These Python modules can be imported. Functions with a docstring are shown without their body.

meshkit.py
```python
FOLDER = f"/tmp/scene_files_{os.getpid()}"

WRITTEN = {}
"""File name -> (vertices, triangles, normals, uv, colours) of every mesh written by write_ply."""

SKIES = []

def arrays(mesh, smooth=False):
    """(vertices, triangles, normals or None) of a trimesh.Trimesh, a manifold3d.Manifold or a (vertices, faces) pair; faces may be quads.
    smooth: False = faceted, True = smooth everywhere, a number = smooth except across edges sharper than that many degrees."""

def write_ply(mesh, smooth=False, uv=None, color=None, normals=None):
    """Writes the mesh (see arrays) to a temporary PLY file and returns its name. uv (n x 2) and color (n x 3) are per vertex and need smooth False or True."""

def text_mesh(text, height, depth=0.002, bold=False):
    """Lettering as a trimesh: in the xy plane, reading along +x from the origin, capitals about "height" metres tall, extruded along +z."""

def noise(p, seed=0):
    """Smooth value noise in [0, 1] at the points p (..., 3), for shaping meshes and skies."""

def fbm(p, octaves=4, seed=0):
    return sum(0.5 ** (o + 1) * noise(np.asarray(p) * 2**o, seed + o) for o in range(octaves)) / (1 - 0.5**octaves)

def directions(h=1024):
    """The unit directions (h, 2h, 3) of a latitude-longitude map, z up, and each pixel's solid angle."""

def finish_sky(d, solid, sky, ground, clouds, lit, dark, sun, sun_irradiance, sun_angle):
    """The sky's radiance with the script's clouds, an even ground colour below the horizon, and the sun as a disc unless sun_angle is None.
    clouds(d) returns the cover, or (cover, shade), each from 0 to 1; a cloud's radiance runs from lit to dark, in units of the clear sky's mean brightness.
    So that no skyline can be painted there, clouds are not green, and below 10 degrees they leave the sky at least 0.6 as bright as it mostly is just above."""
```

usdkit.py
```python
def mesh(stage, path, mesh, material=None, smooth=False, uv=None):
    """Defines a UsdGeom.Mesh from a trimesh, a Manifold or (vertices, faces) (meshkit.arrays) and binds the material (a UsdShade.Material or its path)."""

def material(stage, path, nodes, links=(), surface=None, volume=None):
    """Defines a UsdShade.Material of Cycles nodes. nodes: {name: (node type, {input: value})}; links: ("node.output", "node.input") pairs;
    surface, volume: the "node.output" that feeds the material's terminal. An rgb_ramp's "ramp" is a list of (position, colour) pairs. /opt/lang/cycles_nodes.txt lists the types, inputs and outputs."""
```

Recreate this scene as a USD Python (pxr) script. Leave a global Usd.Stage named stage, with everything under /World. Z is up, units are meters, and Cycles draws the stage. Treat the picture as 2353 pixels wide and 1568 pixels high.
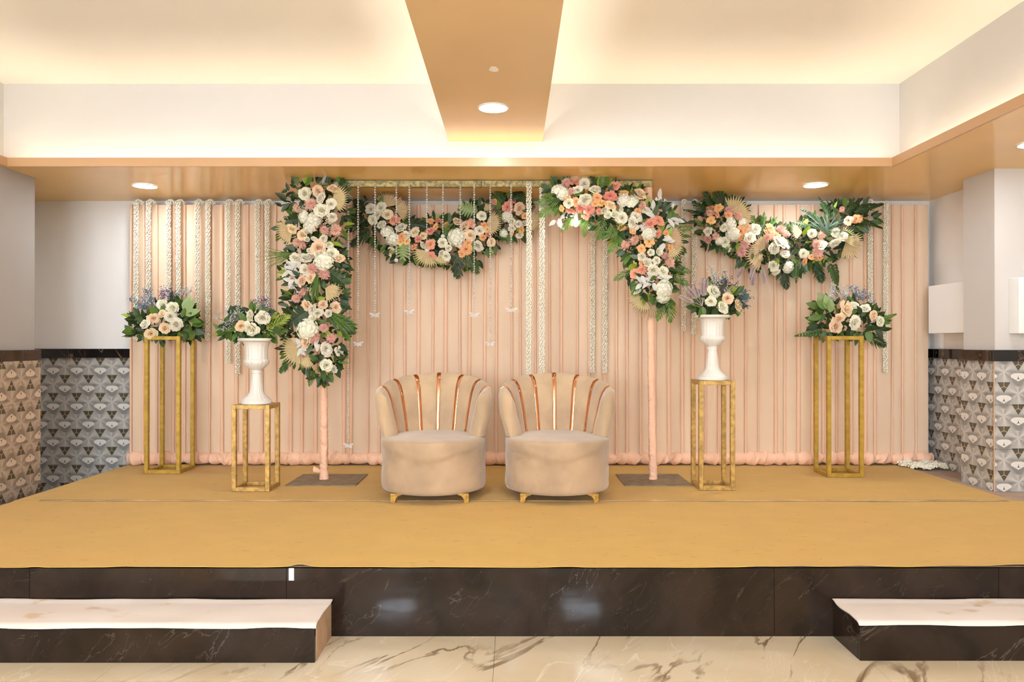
import math, random
import numpy as np, trimesh
import shapely.geometry as sg
import usdkit, meshkit
from pxr import Usd, UsdGeom, Gf, Sdf, UsdShade

stage = Usd.Stage.CreateInMemory()
UsdGeom.SetStageUpAxis(stage, UsdGeom.Tokens.z)
UsdGeom.SetStageMetersPerUnit(stage, 1.0)
world = UsdGeom.Xform.Define(stage, '/World')
stage.SetDefaultPrim(world.GetPrim())
UsdGeom.Scope.Define(stage, '/World/Looks')
PI = math.pi
# ------------------------------------------------------------------ camera, exposure, light levels
F, CX, CY, ZC = 1700.0, 1177.0, 790.0, 1.356      # focal length and horizon in pixels of the photograph, eye height
S = 0.316                                         # stage height
cam = UsdGeom.Camera.Define(stage, '/World/camera')
cam.CreateHorizontalApertureAttr(36.0)
cam.CreateVerticalApertureAttr(36.0 * 1568 / 2353)
cam.CreateFocalLengthAttr(F / 2353 * 36.0)
cam.CreateClippingRangeAttr(Gf.Vec2f(0.05, 100))
cam.AddTranslateOp().Set((0, 0, ZC))
cam.AddRotateXOp().Set(90 + math.degrees(math.atan(6 / F)))
cam.CreateExposureAttr(0.40)
COVE_W, DOWN_W, HALL_W, FILL_WIN_W = 18.0, 95.0, 46.0, 20.0          # radiance of the cove strips, the downlights, the added ceiling panels and frosted panes behind the camera
COVE_C, DOWN_C, HALL_C, FILL_WIN_C = (1.0, 0.965, 0.82), (0.90, 0.98, 1.06), (0.82, 0.97, 1.12), (0.86, 0.98, 1.10)

dome = UsdGeom.Xform  # (no sky: the room is closed)


def P(px, py, d):
    """A point at depth d that the photograph shows at pixel px, py."""
    return np.array([(px - CX) / F * d, d, ZC - (py - CY) / F * d])


# ------------------------------------------------------------------ prims
COUNT, LOC = {}, {}


def numbered(parent, name):
    k = (parent, name)
    n = COUNT.get(k, 0)
    COUNT[k] = n + 1
    return f'{parent}/{name}' if n == 0 else f'{parent}/{name}_{n:03d}'


def tag(prim, label=None, cat=None, group=None, kind=None):
    for k, v in (('label', label), ('category', cat), ('group', group), ('kind', kind)):
        if v:
            prim.SetCustomDataByKey(k, v)


GROUPS = dict(pearl_strand='bead strands hanging from the curtain top and the gold beam', crystal_chain='crystal chains hanging from the gold beam', plant_stand='gold frame stands', urn='white pedestal urns',
              bouquet='bouquets on the stands', tub_chair='pair of tub chairs', downlight='recessed downlights', pole='peach wrapped poles', carpet='mustard carpets on the stage', step='steps before the stage', step_cloth='white cloths on the steps',
              floral_garland='garlands on the curtain', wall_box='white wall boxes')


def thing(name, label, cat, loc=(0, 0, 0), group=None, kind=None, rotz=0):
    group = group or GROUPS.get(name)
    path = numbered('/World', name)
    x = UsdGeom.Xform.Define(stage, path)
    x.AddTranslateOp().Set(tuple(float(c) for c in loc))
    if rotz:
        x.AddRotateZOp().Set(rotz)
    LOC[path] = np.array(loc, float)
    tag(x.GetPrim(), label, cat, group, kind)
    return path


def part(name, mesh, mat, parent, smooth=False, label=None, kind=None, world_space=True, uv=None):
    path = numbered(parent, name)
    v, f, n = meshkit.arrays(mesh, smooth)
    off = LOC.get(parent, np.zeros(3)) if world_space else np.zeros(3)
    m = usdkit.mesh(stage, path, (v - off, f), MATS[mat])
    if n is not None:
        from pxr import Vt
        m.CreateNormalsAttr(Vt.Vec3fArray.FromNumpy(n.astype(np.float32)))
        m.SetNormalsInterpolation('vertex')
    LOC[path] = off
    tag(m.GetPrim(), label, None, None, kind)
    return path


def copy_of(src, label, loc, rotz=0):
    s = stage.GetPrimAtPath(src)
    name = src.split('/')[-1]
    was = s.GetCustomData()
    path = numbered('/World', name)
    x = UsdGeom.Xform.Define(stage, path)
    x.GetPrim().GetReferences().AddInternalReference(src)
    x.ClearXformOpOrder()
    x.GetPrim().GetAttribute('xformOp:translate')
    UsdGeom.XformCommonAPI(x).SetTranslate(Gf.Vec3d(*map(float, loc)))
    if rotz:
        UsdGeom.XformCommonAPI(x).SetRotate(Gf.Vec3f(0, 0, rotz))
    tag(x.GetPrim(), label, was['category'], was.get('group'))
    x.GetPrim().SetInstanceable(True)
    return path


# ------------------------------------------------------------------ materials
MATS = {}


def lin(c):
    c = np.asarray(c, float) / 255
    return tuple(np.where(c <= 0.04045, c / 12.92, ((c + 0.055) / 1.055) ** 2.4))


class Graph:
    """Builds a Cycles node graph from expressions: a value is a number or a 'node.output' name."""

    def __init__(self):
        self.n, self.l = {}, []

    def add(self, kind, out, **inputs):
        name = f'n{len(self.n)}'
        consts = {}
        for k, v in inputs.items():
            if isinstance(v, str) and '.' in v:
                self.l.append((v, f'{name}.{k}'))
            else:
                consts[k] = v
        self.n[name] = (kind, consts)
        return f'{name}.{out}'

    def m(self, op, a, b=0.0, c=0.0):
        return self.add('math', 'value', math_type=op, value1=a, value2=b, value3=c)

    def mix(self, f, a, b):
        return self.add('mix_color', 'result', fac=f, a=a, b=b)

    def band(self, v, lo, hi):
        return self.add('map_range', 'result', range_type='smoothstep', value=v, from_min=lo, from_max=hi, clamp=True)

    def done(self, name, **bsdf):
        s = self.add('principled_bsdf', 'BSDF', **bsdf)
        MATS[name] = usdkit.material(stage, f'/World/Looks/{name}', self.n, self.l, surface=s)
        return MATS[name]


def mat(name, rgb, rough=0.5, metal=0.0, vary=0.0, scale=8.0, rnd=0.0, bump=0.0, bump_scale=60.0, coat=0.0, spec=0.5, sheen=0.0, trans=0.0):
    g = Graph()
    col = lin(rgb)
    kw = {}
    if vary or rnd or bump:
        pos = g.add('texture_coordinate', 'object')
    if vary:
        no = g.add('noise_texture', 'fac', vector=pos, scale=scale, detail=4.0)
        lo, hi = tuple(np.array(col) * (1 - vary)), tuple(np.minimum(np.array(col) * (1 + vary), 1))
        col = g.mix(g.band(no, 0.3, 0.7), lo, hi)
    if rnd:
        r = g.add('object_info', 'random')
        val = g.m('multiply_add', r, 2 * rnd, 1 - rnd)
        hue = g.m('multiply_add', r, 0.03, 0.485)
        col = g.add('hsv', 'color', hue=hue, saturation=1.0, value=val, fac=1.0, color=col)
    if bump:
        bn = g.add('noise_texture', 'fac', vector=pos, scale=bump_scale, detail=3.0)
        kw['normal'] = g.add('bump', 'normal', height=bn, strength=bump, distance=0.01)
    if sheen:
        kw['sheen_weight'] = sheen
    if trans:
        a = g.add('principled_bsdf', 'BSDF', base_color=col, roughness=rough, specular_ior_level=spec, **kw)
        b = g.add('translucent_bsdf', 'BSDF', color=col)
        m = g.add('mix_closure', 'closure', fac=trans, closure1=a, closure2=b)
        MATS[name] = usdkit.material(stage, f'/World/Looks/{name}', g.n, g.l, surface=m)
        return
    g.done(name, base_color=col, roughness=rough, metallic=metal, coat_weight=coat, specular_ior_level=spec, **kw)


def emit(name, rgb, strength):
    MATS[name] = usdkit.material(stage, f'/World/Looks/{name}', {'e': ('emission', {'color': rgb, 'strength': strength})}, [], surface='e.emission')


emit('cove_glow', COVE_C, COVE_W)
emit('downlight_glow', DOWN_C, DOWN_W)
emit('panel_glow', HALL_C, HALL_W)
emit('fill_window_glow', FILL_WIN_C, FILL_WIN_W)
emit('spot_glow', (1, 0.97, 0.92), 130.0)
emit('blue_glow', (0.12, 0.1, 1.0), 60.0)
mat('white_paint', (242, 237, 233), 0.7, vary=0.015, scale=2)
mat('ceiling_paint', (251, 247, 242), 0.75)
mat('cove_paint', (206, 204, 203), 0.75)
mat('pillar_white_dimmed', (206, 199, 193), 0.7, vary=0.015, scale=2)  # white wall paint, darkened in colour to offset strong front light on the pillar
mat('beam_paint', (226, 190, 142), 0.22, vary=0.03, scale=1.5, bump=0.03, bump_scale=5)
mat('pillar_grey', (176, 170, 166), 0.7, vary=0.02, scale=2)  # one even tone, greyer and darker than the white walls
mat('gold_paint', (246, 200, 122), 0.22, vary=0.03, scale=1.5, spec=0.5, bump=0.03, bump_scale=5)
mat('lip_paint', (206, 164, 122), 0.35, vary=0.02, scale=2)
mat('hall_paint', (236, 233, 229), 0.7)
mat('black_trim', (26, 22, 20), 0.08)
mat('grout', (170, 165, 158), 0.8)
mat('plain_tan', (196, 160, 128), 0.7, vary=0.12, scale=12)
mat('stage_floor', (176, 152, 134), 0.6, vary=0.1, scale=6)
mat('white_plastic', (238, 236, 232), 0.4)
mat('metal_ring', (225, 225, 222), 0.3)
mat('peach_panel', (225, 196, 168), 0.75, vary=0.04, scale=1.2, sheen=0.2, bump=0.04, bump_scale=300)
mat('peach_pleat', (236, 192, 160), 0.7, vary=0.03, scale=1.2, sheen=0.2)
mat('peach_hem', (243, 196, 166), 0.6, vary=0.03, scale=4, sheen=0.2)
mat('peach_wrap', (238, 190, 160), 0.7, vary=0.05, scale=10)
mat('pearl', (246, 239, 220), 0.35, coat=0.3)
mat('gold_metal', (184, 150, 62), 0.4, 0.4, vary=0.15, scale=25, bump=0.08, bump_scale=50)
mat('old_gold', (186, 150, 84), 0.45, 0.35, vary=0.28, scale=30, bump=0.15, bump_scale=50)
mat('beam_gold', (158, 142, 92), 0.5, 0.2, vary=0.45, scale=40, bump=0.2, bump_scale=50)
mat('steel_plate', (128, 114, 92), 0.5, 0.3, vary=0.25, scale=15)
mat('urn_white', (228, 222, 214), 0.45, vary=0.03, scale=6, bump=0.03, bump_scale=80)
mat('velvet', (180, 152, 122), 0.85, vary=0.15, scale=4, sheen=0.5, bump=0.03, bump_scale=120)
mat('velvet_back', (186, 158, 126), 0.85, vary=0.14, scale=5, sheen=0.5)
mat('copper', (226, 168, 130), 0.1, 1.0)
mat('leg_gold', (176, 136, 64), 0.35, 0.6, vary=0.3, scale=60)
mat('tape', (196, 164, 122), 0.12, vary=0.2, scale=6, coat=0.6)
mat('step_cloth', (236, 224, 216), 0.85, vary=0.03, scale=10)
# flowers and leaves
for k, c in dict(white=(248, 242, 222), cream=(250, 232, 204), peach=(255, 228, 194), orange=(254, 204, 146), coral=(246, 176, 152), pink=(248, 204, 188), mauve=(206, 150, 140),
                 blossom=(250, 246, 230), white_leaf=(232, 228, 222), silver_leaf=(176, 180, 184)).items():
    mat('petal_' + k, c, 0.7, rnd=0.04, spec=0.25, trans=0.3)
for k, c in dict(dark=(70, 94, 42), deep=(52, 72, 38), mid=(96, 124, 50), bright=(150, 170, 58), grey=(104, 124, 104), frond=(98, 132, 48), blade=(112, 132, 58), variegated=(150, 172, 110)).items():
    mat('leaf_' + k, c, 0.42, rnd=0.2, spec=0.4, trans=0.26)
mat('fan_beige', (196, 172, 132), 0.7, rnd=0.06)
mat('plume', (184, 160, 158), 0.9, rnd=0.08)
mat('stem', (104, 98, 56), 0.7)
mat('twig', (122, 96, 70), 0.7)
mat('blue_bud', (92, 124, 160), 0.7, rnd=0.1)
mat('violet_bud', (96, 84, 136), 0.7, rnd=0.1)
mat('pale_bud', (190, 200, 200), 0.7, rnd=0.1)
mat('foam', (48, 62, 36), 0.9)
g = Graph()
g.done('crystal', base_color=(0.97, 0.97, 0.98), roughness=0.02, transmission_weight=0.75, ior=1.5, specular_ior_level=0.8)

# carpet: mustard felt with faint streaks, specks and stains
g = Graph()
pos = g.add('geometry', 'position')
st = g.add('mapping', 'vector', vector=pos, scale=(5.0, 7.0, 1.0))
n1 = g.add('noise_texture', 'fac', vector=st, scale=1.0, detail=5.0)
n2 = g.add('noise_texture', 'fac', vector=pos, scale=1.1, detail=2.0)
n3 = g.add('noise_texture', 'fac', vector=g.add('mapping', 'vector', vector=pos, scale=(14.0, 34.0, 1.0)), scale=1.0, detail=2.0)
n4 = g.add('noise_texture', 'fac', vector=pos, scale=700.0, detail=1.0)
c = g.mix(g.band(n1, 0.35, 0.7), lin((204, 162, 76)), lin((209, 166, 79)))
c = g.mix(g.m('multiply', g.band(n2, 0.45, 0.75), 0.25), c, lin((210, 156, 70)))
c = g.mix(g.m('multiply', g.band(n3, 0.66, 0.74), 0.4), c, lin((176, 124, 52)))
n5 = g.add('noise_texture', 'fac', vector=pos, scale=55.0, detail=1.0)
c = g.mix(g.m('multiply', g.band(n5, 0.76, 0.8), 0.7), c, lin((110, 76, 40)))
g.done('carpet', base_color=c, roughness=0.9, sheen_weight=0.15, specular_ior_level=0.15, normal=g.add('bump', 'normal', height=n4, strength=0.25, distance=0.004))


def veined(name, base, base2, vein, light, rough, axis, scale, vein_w=0.03, spec=0.5, coat=0.0, tilt=0.6, light_amt=0.3, wav=0.0):
    """Polished stone: cloudy base with thin warped veins."""
    g = Graph()
    pos = g.add('geometry', 'position')
    if axis == 'xz':
        pos = g.add('mapping', 'vector', vector=pos, rotation=(PI / 2, 0, 0))
    pos = g.add('mapping', 'vector', vector=pos, rotation=(0, 0, tilt))
    cloud = g.add('noise_texture', 'fac', vector=pos, scale=scale * 1.2, detail=5.0, distortion=0.6)
    st = g.add('mapping', 'vector', vector=pos, scale=(1.0, 0.28, 1.0))
    a = g.add('noise_texture', 'fac', vector=st, scale=scale, detail=6.0, roughness=0.55, distortion=0.9)
    va = g.m('absolute', g.m('subtract', a, 0.5))
    gate = g.band(g.add('noise_texture', 'fac', vector=pos, scale=scale * 0.9, detail=2.0), 0.42, 0.6)
    v1 = g.m('multiply', g.m('subtract', 1.0, g.band(va, 0.0, vein_w)), gate)
    b = g.add('noise_texture', 'fac', vector=g.add('mapping', 'vector', vector=st, location=(7.3, 2.1, 0), rotation=(0, 0, 0.5)), scale=scale * 2.2, detail=5.0, distortion=1.4)
    v2 = g.m('multiply', g.m('subtract', 1.0, g.band(g.m('absolute', g.m('subtract', b, 0.5)), 0.0, vein_w * 0.6)), g.m('multiply', g.m('subtract', 1.0, gate), light_amt))
    c = g.mix(g.band(cloud, 0.3, 0.7), lin(base), lin(base2))
    c = g.mix(g.m('multiply', v1, 0.85), c, lin(vein))
    c = g.mix(v2, c, lin(light))
    kw = {}
    if wav:
        kw['normal'] = g.add('bump', 'normal', height=g.add('noise_texture', 'fac', vector=g.add('mapping', 'vector', vector=g.add('geometry', 'position'), scale=(1.0, 1.0, 5.0)), scale=2.2, detail=1.0), strength=wav, distance=0.02)
    g.done(name, base_color=c, roughness=rough, specular_ior_level=spec, coat_weight=coat, **kw)


veined('black_marble', (32, 24, 19), (48, 36, 29), (84, 72, 62), (80, 68, 58), 0.06, 'xz', 3.4, 0.005, tilt=-0.8, light_amt=0.6, wav=0.03, spec=0.24)
veined('black_trim_stone', (16, 13, 12), (34, 27, 24), (120, 90, 66), (90, 76, 66), 0.08, 'xz', 4.0, 0.012, tilt=0.8, light_amt=0.5)
veined('brown_trim_stone', (42, 29, 22), (60, 42, 32), (150, 108, 76), (110, 86, 70), 0.08, 'xz', 4.0, 0.012, tilt=0.8, light_amt=0.5)
veined('floor_marble', (210, 190, 160), (220, 203, 176), (116, 88, 58), (238, 226, 204), 0.06, 'xy', 2.1, 0.020, tilt=0.45, light_amt=0.6)

# stained white step cloth
g = Graph()
pos = g.add('geometry', 'position')
n1 = g.add('noise_texture', 'fac', vector=g.add('mapping', 'vector', vector=pos, scale=(5.0, 9.0, 1.0)), scale=1.0, detail=5.0)
n2 = g.add('noise_texture', 'fac', vector=pos, scale=2.0, detail=4.0)
c = g.mix(g.band(n2, 0.3, 0.7), lin((228, 217, 210)), lin((222, 208, 199)))
c = g.mix(g.m('multiply', g.band(n1, 0.6, 0.72), 0.75), c, lin((204, 176, 140)))
g.done('step_cloth_stained', base_color=c, roughness=0.9, specular_ior_level=0.2)


def tile_print(name, axis, light, mid, dark, flip=False, offset=(0.0, 0.0)):
    """The printed pattern of the wall tiles: pleated stars, rounded picks and dark triangles with brass lines, in rows half a step apart."""
    g = Graph()
    xyz = g.add('separate_xyz', 'x', vector=g.add('geometry', 'position')).split('.')[0]
    u, v = (f'{xyz}.x' if axis == 'x' else f'{xyz}.y'), f'{xyz}.z'
    u = g.m('divide', g.m('add', u, offset[0] + 20.3), 0.203)
    v = g.m('divide', g.m('add', v, offset[1] + 3.1), 0.31)
    shade, tri, gold, pick, star, drop = None, [], [], [], [], []
    val = 0.50
    for s in (0.0, 0.5):
        x = g.m('multiply', g.m('subtract', g.m('fraction', g.m('add', u, s)), 0.5), 211.0)
        fy = g.m('fraction', g.m('add', v, s))
        y = g.m('multiply', fy if flip else g.m('subtract', 1.0, fy), 322.0)
        ax = g.m('absolute', x)
        # burst of pleats about (0, 245)
        dy = g.m('subtract', y, 245.0)
        r = g.m('sqrt', g.m('add', g.m('multiply', x, x), g.m('multiply', dy, dy)))
        th = g.m('arctan2', x, dy)
        ray = g.m('add', g.m('sine', g.m('multiply_add', th, 6.0, 0.7)), g.m('multiply', g.m('sine', g.m('multiply_add', th, 3.0, 1.9)), 0.5))
        w = g.m('multiply', g.band(r, 112.0, 20.0), 0.15)
        val = g.m('add', val, g.m('multiply', ray, w))
        val = g.m('add', val, g.m('multiply', g.band(r, 30.0, 0.0), 0.12))
        # triangle
        t = g.m('subtract', g.m('multiply', g.m('subtract', 1.0, g.m('divide', y, 78.0)), 49.0), ax)
        t1 = g.m('greater_than', t, 0.0)
        tri.append(t1)
        l1 = g.m('multiply', g.m('less_than', ax, 2.2), g.m('less_than', y, 33.0))
        l2 = g.m('less_than', g.m('absolute', g.m('subtract', y, g.m('multiply_add', ax, 0.5, 31.0))), 2.6)
        gold.append(g.m('multiply', t1, g.m('maximum', l1, l2)))
        # rounded pick
        ty = g.m('divide', g.m('subtract', y, 95.0), 97.0)
        inside = g.m('multiply', g.m('greater_than', ty, 0.0), g.m('less_than', ty, 1.0))
        tc = g.add('clamp', 'result', value=ty, min=0.001, max=0.999)
        hw = g.m('multiply', g.m('power', g.m('subtract', 1.0, g.m('power', tc, 1.7)), 0.62), 58.0)
        hw = g.m('multiply', hw, g.m('power', g.m('minimum', g.m('divide', tc, 0.2), 1.0), 0.28))
        pin = g.m('multiply', inside, g.m('greater_than', hw, ax))
        # upper face light, lower face in two grey tones below a dipping line
        fold = g.band(g.m('subtract', y, g.m('multiply_add', ax, -0.55, 152.0)), 0.0, 6.0)
        pick.append((pin, fold))
        ys = g.m('divide', g.m('subtract', y, 115.0), 30.0)
        yc = g.add('clamp', 'result', value=ys, min=0.0, max=1.0)
        sp = g.m('multiply', g.m('multiply', g.m('greater_than', ys, 0.0), g.m('less_than', ys, 1.0)), g.m('less_than', ax, g.m('multiply_add', g.m('power', yc, 3.0), 15.0, 1.0)))
        star.append(g.m('multiply', sp, g.m('less_than', y, g.m('multiply_add', ax, 0.5, 137.0))))
        # soft print of shade above and beside the pick
        dd = g.m('multiply', g.m('multiply', g.band(y, 60.0, 92.0), g.band(y, 128.0, 96.0)), g.band(ax, 96.0, 40.0))
        ed = g.m('multiply', g.m('multiply', inside, g.band(g.m('subtract', ax, hw), 34.0, 4.0)), 0.6)
        drop.append(g.m('maximum', dd, ed))
    val = g.m('subtract', val, g.m('multiply', g.m('maximum', *drop), 0.26))
    c = g.add('rgb_ramp', 'color', fac=val, ramp=[(0.0, lin(dark)), (0.45, lin(mid)), (0.8, lin(light)), (1.0, lin(light))])
    for pin, fold in pick:
        c = g.mix(pin, c, g.mix(fold, lin(tuple(np.array(light) * 1.05)), lin(tuple(np.array(mid) * 0.80))))
    for s in star:
        c = g.mix(s, c, lin((64, 48, 46)))
    for t in tri:
        c = g.mix(t, c, lin((84, 80, 72)))
    for gd in gold:
        c = g.mix(gd, c, lin((205, 164, 98)))
    g.done(name, base_color=c, roughness=0.25)


GREY = ((212, 207, 201), (172, 168, 163), (108, 105, 102))
BEIGE = ((206, 186, 166), (174, 154, 136), (104, 90, 80))
tile_print('tile_front', 'x', *GREY, offset=(0.0, -0.0))
tile_print('tile_side', 'y', *GREY, offset=(0.05, 0.0))
tile_print('tile_left', 'y', *BEIGE, flip=True, offset=(0.09, 0.06))


# ------------------------------------------------------------------ geometry helpers
def box(x0, x1, y0, y1, z0, z1):
    m = trimesh.creation.box((x1 - x0, y1 - y0, z1 - z0))
    m.apply_translation(((x0 + x1) / 2, (y0 + y1) / 2, (z0 + z1) / 2))
    return m


def bevel(x0, x1, y0, y1, z0, z1, b=0.004):
    x0, x1, y0, y1, z0, z1 = min(x0, x1), max(x0, x1), min(y0, y1), max(y0, y1), min(z0, z1), max(z0, z1)
    p = []
    for a in (0, 1, 2):
        lo, hi = [x0, y0, z0], [x1, y1, z1]
        for k in range(3):
            if k != a:
                lo[k] += b
                hi[k] -= b
        p += [(x, y, z) for x in (lo[0], hi[0]) for y in (lo[1], hi[1]) for z in (lo[2], hi[2])]
    return trimesh.convex.convex_hull(np.array(p))


def join(ms):
    vs, fs, o = [], [], 0
    for m in ms:
        v, f = (m.vertices, m.faces) if hasattr(m, 'vertices') else m
        f = np.asarray(f)
        if f.shape[1] == 4:
            f = np.vstack([f[:, [0, 1, 2]], f[:, [0, 2, 3]]])
        vs.append(np.asarray(v))
        fs.append(f + o)
        o += len(v)
    return np.vstack(vs), np.vstack(fs)


def grid(pts, close_u=False, close_v=False):
    """pts (nu, nv, 3) as a sheet of quads."""
    nu, nv = pts.shape[:2]
    i, j = np.meshgrid(np.arange(nu if close_u else nu - 1), np.arange(nv if close_v else nv - 1), indexing='ij')
    i2, j2 = (i + 1) % nu, (j + 1) % nv
    q = np.stack([i * nv + j, i2 * nv + j, i2 * nv + j2, i * nv + j2], -1).reshape(-1, 4)
    return pts.reshape(-1, 3), np.vstack([q[:, [0, 1, 2]], q[:, [0, 2, 3]]])


def tube(p, r, sides=5):
    p = np.asarray(p, float)
    t = np.gradient(p, axis=0)
    t /= np.linalg.norm(t, axis=1, keepdims=True) + 1e-12
    a = np.cross(t, np.where(np.abs(t[:, 2:]) < 0.9, [0, 0, 1.0], [1.0, 0, 0]))
    a /= np.linalg.norm(a, axis=1, keepdims=True) + 1e-12
    b = np.cross(t, a)
    ang = np.arange(sides) * 2 * PI / sides
    r = np.broadcast_to(r, (len(p),))
    v = p[:, None] + r[:, None, None] * (np.cos(ang)[None, :, None] * a[:, None] + np.sin(ang)[None, :, None] * b[:, None])
    return grid(v, close_v=True)


def lathe(prof, n=48, flute=None):
    prof = np.asarray(prof, float)
    a = np.linspace(0, 2 * PI, n, endpoint=False)
    r = np.repeat(prof[:, :1], n, 1)
    if flute is not None:
        r = r * flute(a[None, :], prof[:, 1:2])
    v = np.stack([r * np.cos(a), r * np.sin(a), np.repeat(prof[:, 1:2], n, 1)], -1)
    return grid(v, close_v=True)


ICO0 = trimesh.creation.icosahedron()
OCT = trimesh.Trimesh([[1, 0, 0], [-1, 0, 0], [0, 1, 0], [0, -1, 0], [0, 0, 1], [0, 0, -1]], [[0, 2, 4], [2, 1, 4], [1, 3, 4], [3, 0, 4], [2, 0, 5], [1, 2, 5], [3, 1, 5], [0, 3, 5]], process=False)


def scatter(base, pts, r):
    v, f = np.asarray(base.vertices), np.asarray(base.faces)
    pts = np.asarray(pts)
    r = np.broadcast_to(r, (len(pts),))
    V = pts[:, None] + v[None] * r[:, None, None]
    Fs = f[None] + (np.arange(len(pts)) * len(v))[:, None, None]
    return V.reshape(-1, 3), Fs.reshape(-1, 3)


def unit(v):
    v = np.asarray(v, float)
    return v / (np.linalg.norm(v) + 1e-12)


def place(mesh, p, up, normal, s=1.0):
    """Puts a local mesh (growing along +y, facing +z) at p: y to up, z to normal."""
    v, f = mesh
    y = unit(up)
    z = unit(normal - y * np.dot(normal, y))
    x = np.cross(y, z)
    return (v * s) @ np.stack([x, y, z]) + p, f


def face(mesh, p, normal, roll, s):
    """Puts a flower (facing +z) at p."""
    n = unit(normal)
    a = np.cross([0, 0, 1.0], n) if abs(n[2]) < 0.95 else np.array([1.0, 0, 0])
    a = unit(a)
    b = np.cross(n, a)
    y = math.cos(roll) * b + math.sin(roll) * a
    return place(mesh, p, y, n, s)


# ------------------------------------------------------------------ room
BACK, COVE_Y, LIP_Y = 6.40, 5.32, 5.146
ZSOF, ZLIP, ZBEAM, ZCEIL = ZC + 1.235, ZC + 1.2956, ZC + 1.455, ZC + 1.871
XL_LIP, XR_LIP, XL_COVE, XR_COVE = -3.514, 2.646, -3.66, 2.79
HX0, HX1, HY = -6.0, 5.2, -7.0
TRIM0, TRIM1 = ZC - 0.122, ZC - 0.045

t = thing('wall_back', 'white plaster wall with patterned tile dado behind the curtain', 'wall', kind='structure')
part('plaster', box(HX0, HX1, BACK, BACK + 0.15, 0, 3.4), 'white_paint', t)


def tiles(t, axis, at, lo, hi, z0, z1, th, matname, ulen=0.6, vlen=0.31, u0=0.0, sign=-1):
    """Printed tiles in thin-set on a wall; axis x = faces -y at depth `at`, axis y = faces sign*x at x `at`."""
    us = [lo] + [u for u in np.arange(math.floor((lo - u0) / ulen) * ulen + u0, hi, ulen) if lo + 0.03 < u < hi - 0.03] + [hi]
    vs = list(np.arange(z1, z0, -vlen)) + [z0]
    gap = 0.0006
    for a, b in zip(us, us[1:]):
        for v1, v0 in zip(vs, vs[1:]):
            if v1 - v0 < 0.02:
                continue
            if axis == 'x':
                m = bevel(a + gap, b - gap, at - th, at, v0 + gap, v1 - gap, 0.0008)
            else:
                m = bevel(at, at + sign * th, a + gap, b - gap, v0 + gap, v1 - gap, 0.0008)
            part('tile', m, matname, t)


tiles(t, 'x', BACK - 0.004, -4.3, -2.9, 0.02, TRIM0 - 0.001, 0.012, 'tile_front', u0=-3.815)
tiles(t, 'x', BACK - 0.004, 3.3, 3.61, S, TRIM0 - 0.001, 0.012, 'tile_front', u0=3.0)
part('grout', box(-4.3, 3.61, BACK - 0.012, BACK - 0.0005, 0, TRIM0), 'grout', t)
for a, b in ((-4.3, -3.815), (-3.812, -3.36), (-3.357, -2.8), (3.2, 3.61)):
    part('trim_tile', bevel(a, b, BACK - 0.03, BACK - 0.001, TRIM0, TRIM1, 0.003), 'black_trim_stone', t, label='black marble border tile')

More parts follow.
